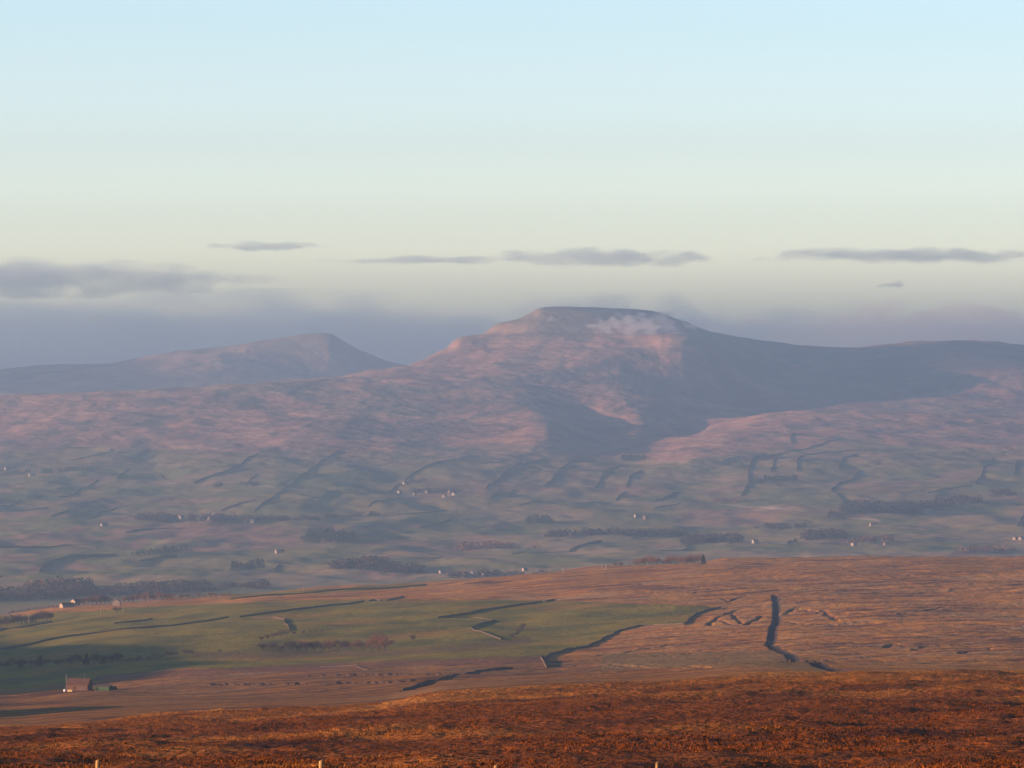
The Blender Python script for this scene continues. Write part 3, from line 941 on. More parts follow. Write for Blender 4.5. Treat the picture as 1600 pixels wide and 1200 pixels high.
tree(344, 1020, 7, 'bare1', 'small lone bush on the pale slope left of the scrub', 'lone pasture trees', dark=True, wide=1.3)
for k, (u_, v_) in enumerate([(800,997),(806,994),(811,990),(815,985),(818,981)]):
    tree(u_, v_, 9, 'bare%d' % k, ORD[k] + ' dense dark bush from the left in the short hedge beside the wedge field', 'bushes beside the wedge field', dark=True, wide=1.5)
for k, (u_, v_, h_) in enumerate([(408,1001,9),(418,999,10),(428,997,11),(438,995,12),(448,993,11),(460,992,8),(474,991,7),(485,990,6),(494,989,5),(503,988,5)]):
    tree(u_, v_, h_, 'bare%d' % (k % 5), ORD[k] + ' bush from the left in the row under the curved lit wall', 'bushes by the curved wall', dark=True, wide=1.5)
# shaded clough at the left
for k in range(34):
    u_ = -20 + k * 9.6 + random.uniform(-4, 4)
    v_ = np.interp(u_, [-20, 60, 150, 240, 310], [1046, 1042, 1037, 1030, 1023])
    tree(u_, v_ + random.uniform(-2, 2), random.uniform(11, 21) * (1 if u_ < 190 else 0.6), 'bare%d' % (k % 5), ORD[k] + ' dark tree from the left along the shaded clough above the barn', 'trees of the shaded clough', dark=True, wide=1.3)
for k, (u_, h_) in enumerate([(63, 17), (135, 18), (160, 14)]):
    tree(u_, 1041 - k * 1.5, h_, 'fir%d' % (k % 2), ['pointed evergreen rising from the shaded clough above the barn\'s left', 'tallest evergreen in the shaded clough behind the barn', 'broad evergreen in the shaded clough right of the barn'][k], 'evergreens of the shaded clough', name='fir_tree')
for k in range(16):
    u_ = -6 + k * 5.6
    tree(u_, np.interp(u_, [-10, 80], [981, 969]) + random.uniform(-1.5, 1.5), random.uniform(13, 20), 'bare%d' % (k % 5), ORD[k] + ' dark tree from the left in the grove at the left edge', 'trees at the left edge', dark=True, wide=1.3)
# trees behind the crest farm
for k, u_ in enumerate([124, 131, 137, 144, 151, 157, 164, 170, 194, 201, 208, 214, 221, 227, 234, 240, 247, 254, 261, 268]):
    tree(u_, np.interp(u_, [120, 270], [945, 938]), random.uniform(12, 19), 'bare%d' % (k % 5), ORD[k] + ' reddish bare tree from the left in the row by the crest farm', 'trees by the crest farm', dark=(k % 3 == 0), wide=1.25)
for k in range(9):
    u_ = 284 + k * 9
    tree(u_, np.interp(u_, [280, 370], [936, 931]), random.uniform(6, 13), 'bare%d' % (k % 5), ORD[k] + ' reddish bush from the left between the crest farm and strip field', 'bushes on the crest', wide=1.6)
for k in range(14):
    u_ = 14 + k * 6.2
    tree(u_, np.interp(u_, [10, 100], [957, 948]), random.uniform(3.5, 6.5), 'bare%d' % (k % 5), ORD[k] + ' rust coloured bush from the left on the crest before the farm', 'bushes left of the farm', wide=1.8)
for u_, lab in ((200, 'smooth twiggy bush just under the pale gabled house'),):
    tree(u_ - 18, 957, 11, 'bare2', lab, None, dark=True, wide=1.7)

# ---------------------------------------------------------------- far woods: masses of trees
def wood(p0, p1, depth, h, n, label, conifer=False, red=False, y0=7000, y1=15500):
    r = np.random.default_rng(int(p0[0] * 7 + p0[1]) % 99991)
    a, b = np.array(at(*p0, y0=y0, y1=y1)), np.array(at(*p1, y0=y0, y1=y1))
    V, Fc = [], []
    g0 = float(ground(*a))
    base = [lumpy(900 + k, 1.0, 0.75, 46, 0.22, 0.05, conifer) for k in range(4)]
    for k in range(n):
        t = r.random()
        p = a + (b - a) * t + np.array([r.normal() * 4, depth * 1.6 * r.random() * (1 - 0.6 * abs(2 * t - 1) ** 3)])
        if noise(np.array(p[0] / 45.0), np.array(p[1] / 60.0), 3) < -0.22:
            continue
        g_ = float(ground(*p))
        hh = h * r.uniform(0.4, 1.2)
        bv, bf = base[r.integers(4)]
        q = r.uniform(0, 6.28)
        cs, sn = math.cos(q), math.sin(q)
        o = len(V)
        wd = hh * (0.8 if conifer else 1.25)
        for v in bv:
            V.append((p[0] - a[0] + wd * (v[0] * cs - v[1] * sn), p[1] - a[1] + wd * (v[0] * sn + v[1] * cs), g_ - g0 + hh * v[2]))
        Fc += [(o + f[0], o + f[1], o + f[2]) for f in bf]
        o = len(V)
        tv, tf = [], []
        tube(tv, tf, (p[0] - a[0], p[1] - a[1], g_ - g0 - 1), (p[0] - a[0], p[1] - a[1], g_ - g0 + hh * 0.6), 0.3, 0.2, 3)
        V.extend(tv)
        Fc += [tuple(o + i for i in f) for f in tf]
    ob = mesh_obj('wood', V, Fc, M_needle if conifer else (M_twig if red else M_twig2), loc=(a[0], a[1], g0))
    return tag(ob, label, 'wood', None, 'stuff')
woods = [
 ((470,850),(555,850), 120, 15, 150, 'dark conifer plantation left of the big shaded field', True, False),
 ((720,860),(838,857), 60, 12, 120, 'reddish wood above the valley town', False, True),
 ((826,820),(862,818), 60, 13, 60, 'small dark wood below the upper valley road', True, False),
 ((862,840),(1068,838), 90, 13, 260, 'long belt of bare trees under the white farmhouse', False, False),
 ((1074,852),(1154,850), 140, 15, 150, 'dark wood right of the long tree belt', False, False),
 ((974,721),(1006,719), 60, 14, 70, 'dark copse alone on the pale hillside', True, False),
 ((1172,762),(1246,752), 120, 13, 140, 'dark plantation on the hillside right of the smooth slope', True, False),
 ((1322,806),(1440,804), 150, 16, 240, 'long bare wood on the right above the lane', False, False),
 ((1440,796),(1530,786), 130, 13, 150, 'right hand continuation of the long bare wood', False, False),
 ((1550,778),(1584,775), 80, 13, 50, 'small wood near the right frame edge', False, False),
 ((1262,845),(1322,842), 160, 14, 120, 'misty bare wood left of the white cottage', False, False),
 ((66,741),(142,738), 90, 11, 130, 'dark wood on the left hillside beside the quarry', True, False),
 ((330,762),(402,760), 40, 9, 70, 'line of trees along the lane under the slanting wall', False, False),
 ((212,816),(268,817), 120, 13, 110, 'trees at the left end of the village', False, False),
 ((270,818),(340,818), 90, 12, 120, 'trees in the middle of the village', False, False),
 ((340,815),(500,814), 70, 10, 170, 'trees at the right end of the village', False, False),
 ((505,810),(590,806), 70, 9, 90, 'thin trees trailing right from the village', False, False),
 ((520,892),(610,894), 120, 14, 170, 'dark wood in the valley beyond the strip field', False, False),
 ((600,895),(655,896), 90, 12, 90, 'trees left of the large pale house in the valley', False, False),
 ((356,893),(402,890), 110, 15, 90, 'very dark conifer block in the left valley', True, False),
 ((210,869),(252,868), 60, 10, 50, 'dark copse on top of the left valley hillock', True, False),
 ((258,866),(290,864), 60, 12, 40, 'dark trees behind the hillock copse', True, False),
 ((40,921),(62,921), 60, 13, 30, 'trees left of the small white valley cottage', False, True),
 ((78,922),(118,922), 70, 13, 45, 'rounded dark trees beside the valley cottages', False, False),
 ((125,921),(150,919), 70, 14, 36, 'dark green trees right of the valley cottages', True, False),
 ((280,917),(336,914), 40, 8, 50, 'line of dark trees beyond the crest bushes', False, False),
 ((1118,786),(1150,787), 60, 10, 40, 'rounded brown copse on the upper valley road', False, True),
 ((1298,811),(1318,811), 50, 10, 30, 'small clump at the left end of the right hand lane', False, False),
 ((1330,850),(1394,846), 50, 9, 60, 'reddish trees between the two white cottages', False, True),
 ((1500,865),(1580,862), 60, 9, 70, 'reddish trees in the valley near the right frame edge', False, True),
 ((645,770),(712,772), 110, 10, 80, 'trees among the houses of the middle hamlet', False, False),
 ((700,905),(860,903), 60, 9, 130, 'trees along the valley town beyond the moor crest', False, False),
 ((1180,828),(1262,826), 80, 10, 60, 'scattered hazy trees in the middle of the valley', False, False),
 ((630,757),(668,752), 60, 10, 40, 'trees on the left of the middle hamlet', False, False),
 ((-30,945),(112,936), 260, 14, 330, 'dark band of trees in the hollow beyond the crest at the far left', False, False),
 ((112,934),(290,928), 160, 11, 260, 'dark band of trees in the hollow behind the crest farm', False, False),
 ((300,926),(420,921), 90, 9, 110, 'thin dark trees beyond the crest above the strip field', False, False),
 ((0,745),(40,741), 60, 8, 30, 'dark scrub on the quarry ledges', False, False),
]
for p0, p1, dp, h, n, lab, cf, rd in woods:
    wood(p0, p1, dp, h, n, lab, cf, rd)

# ---------------------------------------------------------------- buildings
M_white = plain('whitewash', (0.32, 0.285, 0.25), 0.6, 0.06)
M_pale = plain('pale_render', (0.33, 0.26, 0.20), 0.6, 0.12)
M_grit = plain('grit_stone_house', (0.19, 0.14, 0.11), 0.8, 0.25)
M_slate = plain('stone_slate_roof', (0.12, 0.095, 0.085), 0.7, 0.2)
M_barn = plain('weathered_barn_stone', (0.12, 0.065, 0.042), 1.1, 0.35, bump=0.6, bscale=3, bdist=0.1)
M_barnroof = plain('stone_flag_roof', (0.10, 0.055, 0.042), 1.3, 0.25)
M_dark = plain('dark_opening', (0.015, 0.013, 0.012), 1, 0.1)
M_green = plain('green_sheeting', (0.055, 0.095, 0.045), 0.8, 0.2)
M_wood = plain('weathered_post', (0.30, 0.19, 0.085), 9.0, 0.35, bump=0.6, bscale=14, bdist=0.02)
M_pole = plain('pale_pole', (0.36, 0.30, 0.23), 2.0, 0.15)
M_plastic = plain('white_wrap', (0.75, 0.72, 0.66), 1.0, 0.05, rough=0.5)

def box(V, Fc, x0, y0, z0, x1, y1, z1):
    o = len(V)
    V += [(x0,y0,z0),(x1,y0,z0),(x1,y1,z0),(x0,y1,z0),(x0,y0,z1),(x1,y0,z1),(x1,y1,z1),(x0,y1,z1)]
    Fc += [tuple(o + i for i in f) for f in ((0,3,2,1),(4,5,6,7),(0,1,5,4),(1,2,6,5),(2,3,7,6),(3,0,4,7))]

def house_meshes(L, D, h, rh, wallm, roofm, chim=1, windows=True, door=True):
    """gable ends at x = +-L/2, front facing -y"""
    V, Fc = [], []
    l, d = L / 2, D / 2
    V += [(-l,-d,-1.2),(l,-d,-1.2),(l,d,-1.2),(-l,d,-1.2),(-l,-d,h),(l,-d,h),(l,d,h),(-l,d,h),(-l,0,h+rh),(l,0,h+rh)]
    Fc += [(0,1,5,4),(2,3,7,6),(1,2,6,9,5),(3,0,4,8,7)]
    wm = me_of('wall', V, Fc, wallm)
    V, Fc = [], []
    o_ = 0.35
    t = 0.22
    sl_ = rh / d
    e = o_ * sl_
    for s in (-1, 1):
        b = len(V)
        for xx in (-l - o_, l + o_):
            V += [(xx, s * (d + o_), h - e + 0.03), (xx, 0, h + rh + 0.03), (xx, 0, h + rh + t), (xx, s * (d + o_), h - e + t)]
        Fc += [(b, b+1, b+5, b+4), (b+3, b+7, b+6, b+2), (b, b+4, b+7, b+3), (b, b+3, b+2, b+1), (b+4, b+5, b+6, b+7)]
    rm = me_of('roof', V, Fc, roofm)
    parts = [('wall', wm, None), ('roof', rm, None)]
    for c in range(chim):
        V, Fc = [], []
        cx = (l - 0.5) * (1 if c == 0 else -1)
        box(V, Fc, cx - 0.4, -0.35, h + rh - 0.4, cx + 0.4, 0.35, h + rh + 1.1)
        parts.append(('chimney', me_of('chimney', V, Fc, wallm), 'roof'))
    if windows:
        n = max(2, int(L / 3.2))
        for i in range(n):
            cx = -l + L * (i + 0.5) / n
            if door and i == n // 2:
                V, Fc = [], []
                box(V, Fc, cx - 0.5, -d - 0.04, 0, cx + 0.5, -d + 0.05, 2.0)
                parts.append(('door', me_of('door', V, Fc, M_dark), None))
                continue
            for zz in ([1.0, 3.4] if h > 4.2 else [1.0]):
                V, Fc = [], []
                box(V, Fc, cx - 0.45, -d - 0.04, zz, cx + 0.45, -d + 0.05, zz + 1.1)
                parts.append(('window', me_of('window', V, Fc, M_dark), None))
    return parts

def place_house(parts, u, v, rz, label, name='house', cat='house', group=None, y0=7000, y1=15500, scale=1.0):
    x, y = at(u, v, y0=y0, y1=y1)
    e = empty(name, (x, y, float(ground(x, y))), rz, label, cat, group)
    e.scale = (scale,) * 3
    made = {}
    for nm, me, par in parts:
        o = bpy.data.objects.new(nm, me)
        o.parent = made.get(par, e) if par else e
        col.objects.link(o)
        made.setdefault(nm, o)
    return e

HA = house_meshes(11, 7, 5.2, 2.2, M_grit, M_slate, 2)
HB = house_meshes(10, 7, 5.0, 2.2, M_white, M_slate, 1)
HC = house_meshes(15, 8, 4.2, 2.4, M_pale, M_slate, 1)
HS = [m for m in HA if m[0] in ('wall', 'roof', 'chimney')]
vg = 'stone houses of the left village'
for k, (u, v) in enumerate([(240,814),(251,812),(258,815),(300,812),(347,808),(355,811),(364,806),(385,815),(420,812)]):
    place_house(HS, u, v, 0.5 + 0.5 * (k % 4), ORD[k] + ' grey stone house from the left among the village trees', group=vg)
for k, (u, v, l) in enumerate([(283,811,'white house near the left end of the village'), (311,814,'brightest white house in the middle of the village'), (333,805,'white house highest in the village'), (329,813,'small white house below the highest one in the village'), (395,817,'pale farm on the lane right of the village'), (455,811,'white house at the right end of the village')]):
    place_house(HB, u, v, 0.9 + 0.35 * (k % 3), l, group='white houses of the left village', scale=1.1)
place_house(HC, 441, 812, 0.6, 'long pale barn beside the white house at the village end', 'barn', 'barn')
hg = 'houses of the middle hamlet'
for k, (u, v, l, hh) in enumerate([(634,757,'grey house highest on the left of the middle hamlet',HC),(624,771,'tiny pale building beside the road left of the middle hamlet',HB),(647,774,'pinkish stone house at the left end of the middle hamlet',HA),
      (669,771,'low grey house in the middle of the hamlet',HA),(685,769,'larger pale house at the back of the hamlet',HC),(694,777,'tan gabled house at the front of the hamlet',HC),(704,771,'long pinkish roofed house right in the hamlet',HA),(710,774,'bright white house at the right end of the hamlet',HB)]):
    place_house(hh, u, v, 0.7 + 0.3 * (k % 3), l, group=hg, scale=1.0)
place_house(HB, 996, 809, 0.35, 'white farmhouse alone above the long tree belt', scale=1.15)
place_house(HA, 1010, 811, 0.6, 'grey outbuilding right of the lone white farmhouse', 'barn', 'barn')
place_house(HC, 1365, 821, 0.25, 'tan roadside barn in front of the long bare wood', 'barn', 'barn', scale=0.95)
place_house(HB, 1334, 853, 0.8, 'bright white cottage left of the reddish trees', 'cottage', 'cottage', scale=0.9)
place_house(HA, 1384, 852, 0.8, 'dimmer white cottage right of the reddish trees', 'cottage', 'cottage', scale=0.8)
place_house(HB, 1180, 849, 0.5, 'pinkish cottage in the valley right of the dark wood', 'cottage', 'cottage', scale=1.0)
for u, l in ((1587, 'left one of two cottages at the right frame edge'), (1596, 'right one of two cottages at the right frame edge')):
    place_house(HC, u, 843, 0.9, l, 'cottage', 'cottage', scale=0.8)
place_house(HC, 437, 864, 0.4, 'stone barn alone left of the dark valley trees', 'barn', 'barn', scale=1.0)
place_house(HC, 163, 822, 0.5, 'stone farm at the foot of the left slope', 'farmhouse', 'farm', scale=0.9)
place_house(HB, 72, 913, 0.7, 'small white cottage among trees at the far left of the valley', 'cottage', 'cottage', scale=0.8)
place_house(HC, 97, 910, 0.5, 'long pinkish farm building right of the small white cottage', 'barn', 'barn', scale=0.9)
place_house(HB, 160, 921, 0.9, 'tiny white hut in the left valley field', 'hut', 'hut', scale=0.5)
place_house(HC, 635, 890, 0.8, 'pinkish house left of the large pale house', scale=0.9)
place_house(HB, 659, 893, 0.75, 'large pale cream house lit by the sun in the valley', scale=1.35)
tg = 'houses of the valley town beyond the crest'
tt = [690,710,716,722,728,733,738,743,749,756,768,700,820,836,812]
for k, (u, v) in enumerate([(690,896),(710,901),(716,899),(722,902),(728,899),(733,901),(738,898),(743,901),(749,900),(756,901),(768,900),(700,900),(820,892),(836,901),(812,900)]):
    place_house(HC if k % 3 else HB, u, v, 0.6 + 0.3 * (k % 4), ORD[sorted(tt).index(tt[k])] + ' small sunlit house from the left in the valley town past the crest', group=tg, scale=0.75)
for k, (u, v) in enumerate([(12,734),(42,738),(50,744)]):
    place_house(HC, u, v, 0.6, ['pale building left of the quarry', 'pale building at the top of the quarry', 'pale building at the foot of the quarry'][k], 'barn', 'barn', scale=1.0)

# the farm on the crest at the left
NH = house_meshes(8.2, 7.0, 3.6, 2.2, M_pale, M_slate, 1)
e = place_house(NH, 182, 946, R(-92), 'cream gabled house on the crest among bare trees', 'farmhouse', 'farmhouse', y0=3600, y1=5400)
place_house(house_meshes(13, 7, 2.6, 1.8, M_pale, M_barn, 0), 105, 949, 0.55, 'low tan farm building left of the crest house', 'farm_building', 'farm building', y0=3600, y1=5400)
place_house(house_meshes(7, 6, 4.5, 2.0, M_pale, M_slate, 1), 118, 945, 0.8, 'taller pale farm building behind the low tan one', 'farm_building', 'farm building', y0=3600, y1=5400)

# the stone barn on the near moor
bx_, by_ = at(124, 1079, y0=1900, y1=2600)
bz = float(ground(bx_, by_))
barn = empty('stone_barn', (bx_, by_, bz), R(-14), 'old brown stone barn with a flagged roof on the moor edge', 'barn')
for nm, me, par in house_meshes(9.6, 6.0, 2.9, 2.3, M_barn, M_barnroof, 0, False, False):
    o = bpy.data.objects.new(nm, me); o.parent = barn; col.objects.link(o)
V, Fc = [], []; box(V, Fc, 0.8, -3.05, -0.2, 3.0, -2.95, 1.9)
o = bpy.data.objects.new('door', me_of('door', V, Fc, M_slate)); o.parent = barn; col.objects.link(o)
V, Fc = [], []; box(V, Fc, -1.6, -3.05, 1.0, -0.9, -2.95, 1.8)
o = bpy.data.objects.new('window', me_of('window', V, Fc, M_dark)); o.parent = barn; col.objects.link(o)

def near(u, v):
    x, y = at(u, v, y0=1900, y1=2700)
    return x, y, float(ground(x, y))
# green shed
x_, y_, z_ = near(165, 1079)
shed = empty('field_shed', (x_, y_, z_), R(-14), 'low green sheet metal shed right of the stone barn', 'shed')
V, Fc = [], []
V += [(-4.4,-1.9,-.6),(2.2,-1.9,-.6),(2.2,1.9,-.6),(-4.4,1.9,-.6),(-4.4,-1.9,1.9),(2.2,-1.9,1.7),(2.2,1.9,2.3),(-4.4,1.9,2.5)]
Fc += [(0,3,2,1),(4,5,6,7),(0,1,5,4),(1,2,6,5),(2,3,7,6),(3,0,4,7)]
o = mesh_obj('wall', V, Fc, M_green, shed)
V, Fc = [], []; V += [(-4.6,-2.2,1.92),(2.4,-2.2,1.72),(2.4,2.1,2.36),(-4.6,2.1,2.56),(-4.6,-2.2,2.0),(2.4,-2.2,1.80),(2.4,2.1,2.44),(-4.6,2.1,2.64)]
Fc += [(0,3,2,1),(4,5,6,7),(0,1,5,4),(1,2,6,5),(2,3,7,6),(3,0,4,7)]
mesh_obj('roof', V, Fc, M_slate, shed)
for cx in (-3.6, -2.9):
    V, Fc = [], []; box(V, Fc, cx - .17, -1.95, 0.1, cx + .17, -1.88, 1.5)
    mesh_obj('door', V, Fc, M_dark, shed)
x_, y_, z_ = near(175, 1078)
an = empty('lean_to', (x_, y_, z_), R(-14), 'dark open lean-to against the right end of the green shed', 'shed')
V, Fc = [], []
V += [(-1.6,-1.4,-.6),(2.4,-1.4,-.6),(2.4,1.4,-.6),(-1.6,1.4,-.6),(-1.6,-1.4,1.35),(1.6,-1.4,1.2),(1.6,1.4,1.4),(-1.6,1.4,1.6)]
mesh_obj('wall', V, [(0,3,2,1),(4,5,6,7),(0,1,5,4),(1,2,6,5),(2,3,7,6),(3,0,4,7)], plain('dark_green_tarp', (0.02, 0.035, 0.028)), an)
V, Fc = [], []; box(V, Fc, -1.7, -1.5, 1.62, 1.7, 1.5, 1.68)
mesh_obj('roof', V, Fc, M_slate, an)

def uv_ball(rx, rz, n=12, m_=8):
    V, Fc = [], []
    for j in range(m_ + 1):
        t = math.pi * j / m_
        for i in range(n):
            q = 2 * math.pi * i / n
            V.append((rx * math.sin(t) * math.cos(q), rx * math.sin(t) * math.sin(q), rz * math.cos(t)))
    for j in range(m_):
        for i in range(n):
            Fc.append((j * n + i, (j + 1) * n + i, (j + 1) * n + (i + 1) % n, j * n + (i + 1) % n))
    return V, Fc
x_, y_, z_ = near(101.5, 1081)
V, Fc = uv_ball(0.68, 0.62)
V = [(v[0] * (1.1 if abs(v[2]) < .5 else 1), v[1], v[2] + 0.55) for v in V]
o = mesh_obj('silage_bale', V, Fc, M_plastic, loc=(x_, y_, z_), smooth_=True)
tag(o, 'round white wrapped bale left of the stone barn', 'bale')
x_, y_, z_ = near(111.5, 1082)
tr = empty('farm_trailer', (x_, y_ - 6, float(ground(x_, y_ - 6))), R(-10), 'small cream trailer parked in front of the barn', 'trailer')
V, Fc = [], []; box(V, Fc, -1.0, -0.7, 0.45, 1.0, 0.7, 1.45); box(V, Fc, 1.0, -.05, 0.5, 1.9, .05, 0.6)
mesh_obj('body', V, Fc, plain('cream_panel', (0.55, 0.42, 0.20)), tr)
for sy in (-0.78, 0.78):
    V, Fc = [], []; tube(V, Fc, (0, sy - .08, 0.32), (0, sy + .08, 0.32), 0.32, 0.32, 12)
    Fc += [tuple(range(12)), tuple(range(23, 11, -1))]
    mesh_obj('wheel', V, Fc, M_dark, tr)

# poles
def pole(u, v, hpx, label, y0, y1, r_=0.14, arm=False, m=None, group='utility poles'):
    x, y = at(u, v, y0=y0, y1=y1)
    h = hpx * y / F
    V, Fc = [], []
    tube(V, Fc, (0, 0, -0.5), (0, 0, h), r_, r_ * 0.75, 8)
    Fc.append(tuple(range(8, 16)))
    z = float(ground(x, y))
    if arm:
        e_ = empty('utility_pole', (x, y, z), 0.4, label, 'pole', group)
        mesh_obj('post', V, Fc, m or M_pole, e_)
        V, Fc = [], []
        box(V, Fc, -0.9, -r_ - .1, h - 0.75, 0.9, -r_, h - 0.6)
        mesh_obj('crossarm', V, Fc, m or M_pole, e_)
    else:
        tag(mesh_obj('utility_pole', V, Fc, m or M_pole, loc=(x, y, z)), label, 'pole', group)
pole(103.5, 1079, 25, 'thin pole left of the stone barn', 1900, 2700, 0.09)
pole(132, 1069, 17, 'thicker pole rising behind the barn roof', 1900, 2700, 0.20)
pole(45, 975, 18, 'pale pole among the shaded trees at the left edge', 3000, 5000, 0.28)
pole(157, 961, 12, 'thin pole below the farm on the crest', 3000, 5000, 0.16)
pole(192, 958, 18, 'pole just right of the cream gabled house', 3000, 5000, 0.16)
for u, v, h, l in ((212,944,15,'first pale trunk-like pole right of the cream house'),(221,943,13,'second pale pole right of the cream house'),(231,941,17,'tallest pale pole among the farm trees'),(247,940,10,'last pale pole at the right end of the farm trees')):
    pole(u, v, h, l, 3600, 5400, 0.17)
for u, v, h, l in ((474,924.5,10,'short pale pole standing over the strip field'),(700,909,16,'tall pole on the crest before the valley town'),(810,899.5,11,'pole on the crest left of the white post'),(880,894.5,9,'stout white post on the crest left of the copse'),(940.5,888.5,7,'left one of a close pair of posts beside the copse'),(946.5,888.5,5,'right one of a close pair of posts beside the copse'),(205,917,8,'little pale pole in the left valley field')):
    far_ = v > 915 and u < 300
    pole(u, v, h, l, 7000 if far_ else 3600, 9000 if far_ else 5400, 0.16 if h > 9 else 0.30, arm=(h > 9), m=M_white if u in (880, 940.5) else None)

# scattered boulders along two lines on the brown slope
M_rock = plain('moor_gritstone', (0.085, 0.055, 0.045), 1.2, 0.4)
rocks = []
for k in range(5):
    V, Fc = uv_ball(0.5, 0.42, 9, 6)
    V = [tuple(np.array(v) * (1 + 0.35 * float(noise(np.array(v[0] * 3.1 + k), np.array(v[1] * 3.1 + v[2] * 2), 40 + k))) + np.array([0, 0, 0.2])) for v in V]
    rocks.append(me_of('boulder', V, Fc, M_rock))
def boulders(u0, u1, v0, v1, n, label, group):
    for k in range(n):
        t = (k + random.uniform(-.4, .4)) / n
        u, v = u0 + (u1 - u0) * t, v0 + (v1 - v0) * t + random.uniform(-.4, .4)
        if noise(np.array(u / 14.0), np.array(0.5), 3) < -0.25:
            continue
        x, y = at(u, v, y0=1900, y1=3400)
        o = bpy.data.objects.new('boulder', rocks[k % 5])
        o.location = (x, y, float(ground(x, y)))
        s = random.uniform(0.8, 1.9)
        o.scale = (s * 1.7, s, s)
        o.rotation_euler = (0, 0, random.uniform(-.4, .4))
        col.objects.link(o)
        tag(o, label, 'boulder', group)
boulders(480, 690, 1057, 1054, 46, 'dark stone in the upper line of stones below the scrub', 'upper line of stones')
boulders(330, 660, 1071, 1067, 64, 'dark stone in the lower line of stones on the brown slope', 'lower line of stones')
boulders(1195, 1300, 1049, 1049, 12, 'dark stone by the foot of the sunken beck', 'stones at the foot of the beck')

# ---------------------------------------------------------------- the fence at the foot of the viewpoint
fposts = [(-210, 98, 1190, 0.10), (153, 104, 1187, 0.092), (502, 116, 1188, 0.11), (775, 122, 1195, 0.10), (1027, 128, 1191, 0.085), (1290, 134, 1208, 0.09), (1560, 140, 1212, 0.09)]
fx = [((u - 800) / F * y, y) for u, y, t, r_ in fposts]
f0 = (fx[0][0], fx[0][1], float(ground(*fx[0])))
fence = empty('fence', f0, 0, 'line of weathered wooden fence posts along the bottom of the view', 'fence')
tops = []
for (u, y, t, wd), (x, yy) in zip(fposts, fx):
    gz = float(ground(x, yy))
    top = CZ - (t - HOR) / F * y
    V, Fc = [], []
    k = 10
    lean = random.uniform(-.02, .04)
    for zz, r1 in ((gz - 0.4, 0.5), (gz + 0.3, 0.5), (top - 0.02, 0.48), (top, 0.40)):
        for i in range(k):
            q = 2 * math.pi * i / k
            V.append((x - f0[0] + wd * r1 * math.cos(q) - lean * (top - zz), yy - f0[1] + wd * r1 * math.sin(q), zz - f0[2] + (0.02 * math.cos(q) if zz == top else 0)))
    for j in range(3):
        for i in range(k):
            Fc.append((j * k + i, j * k + (i + 1) % k, (j + 1) * k + (i + 1) % k, (j + 1) * k + i))
    Fc.append(tuple(3 * k + i for i in range(k)))
    mesh_obj('post', V, Fc, M_wood, fence, smooth_=False)
    tops.append((x - f0[0], yy - f0[1], top - f0[2]))
M_wire = plain('galvanised_wire', (0.20, 0.19, 0.18), 3, 0.2, rough=0.5)
for dz in (0.22, 0.45, 0.68):
    V, Fc = [], []
    for a, b in zip(tops[:-1], tops[1:]):
        tube(V, Fc, (a[0], a[1] - .06, a[2] - dz), (b[0], b[1] - .06, b[2] - dz), 0.003, 0.003, 4)
    mesh_obj('wire', V, Fc, M_wire, fence)

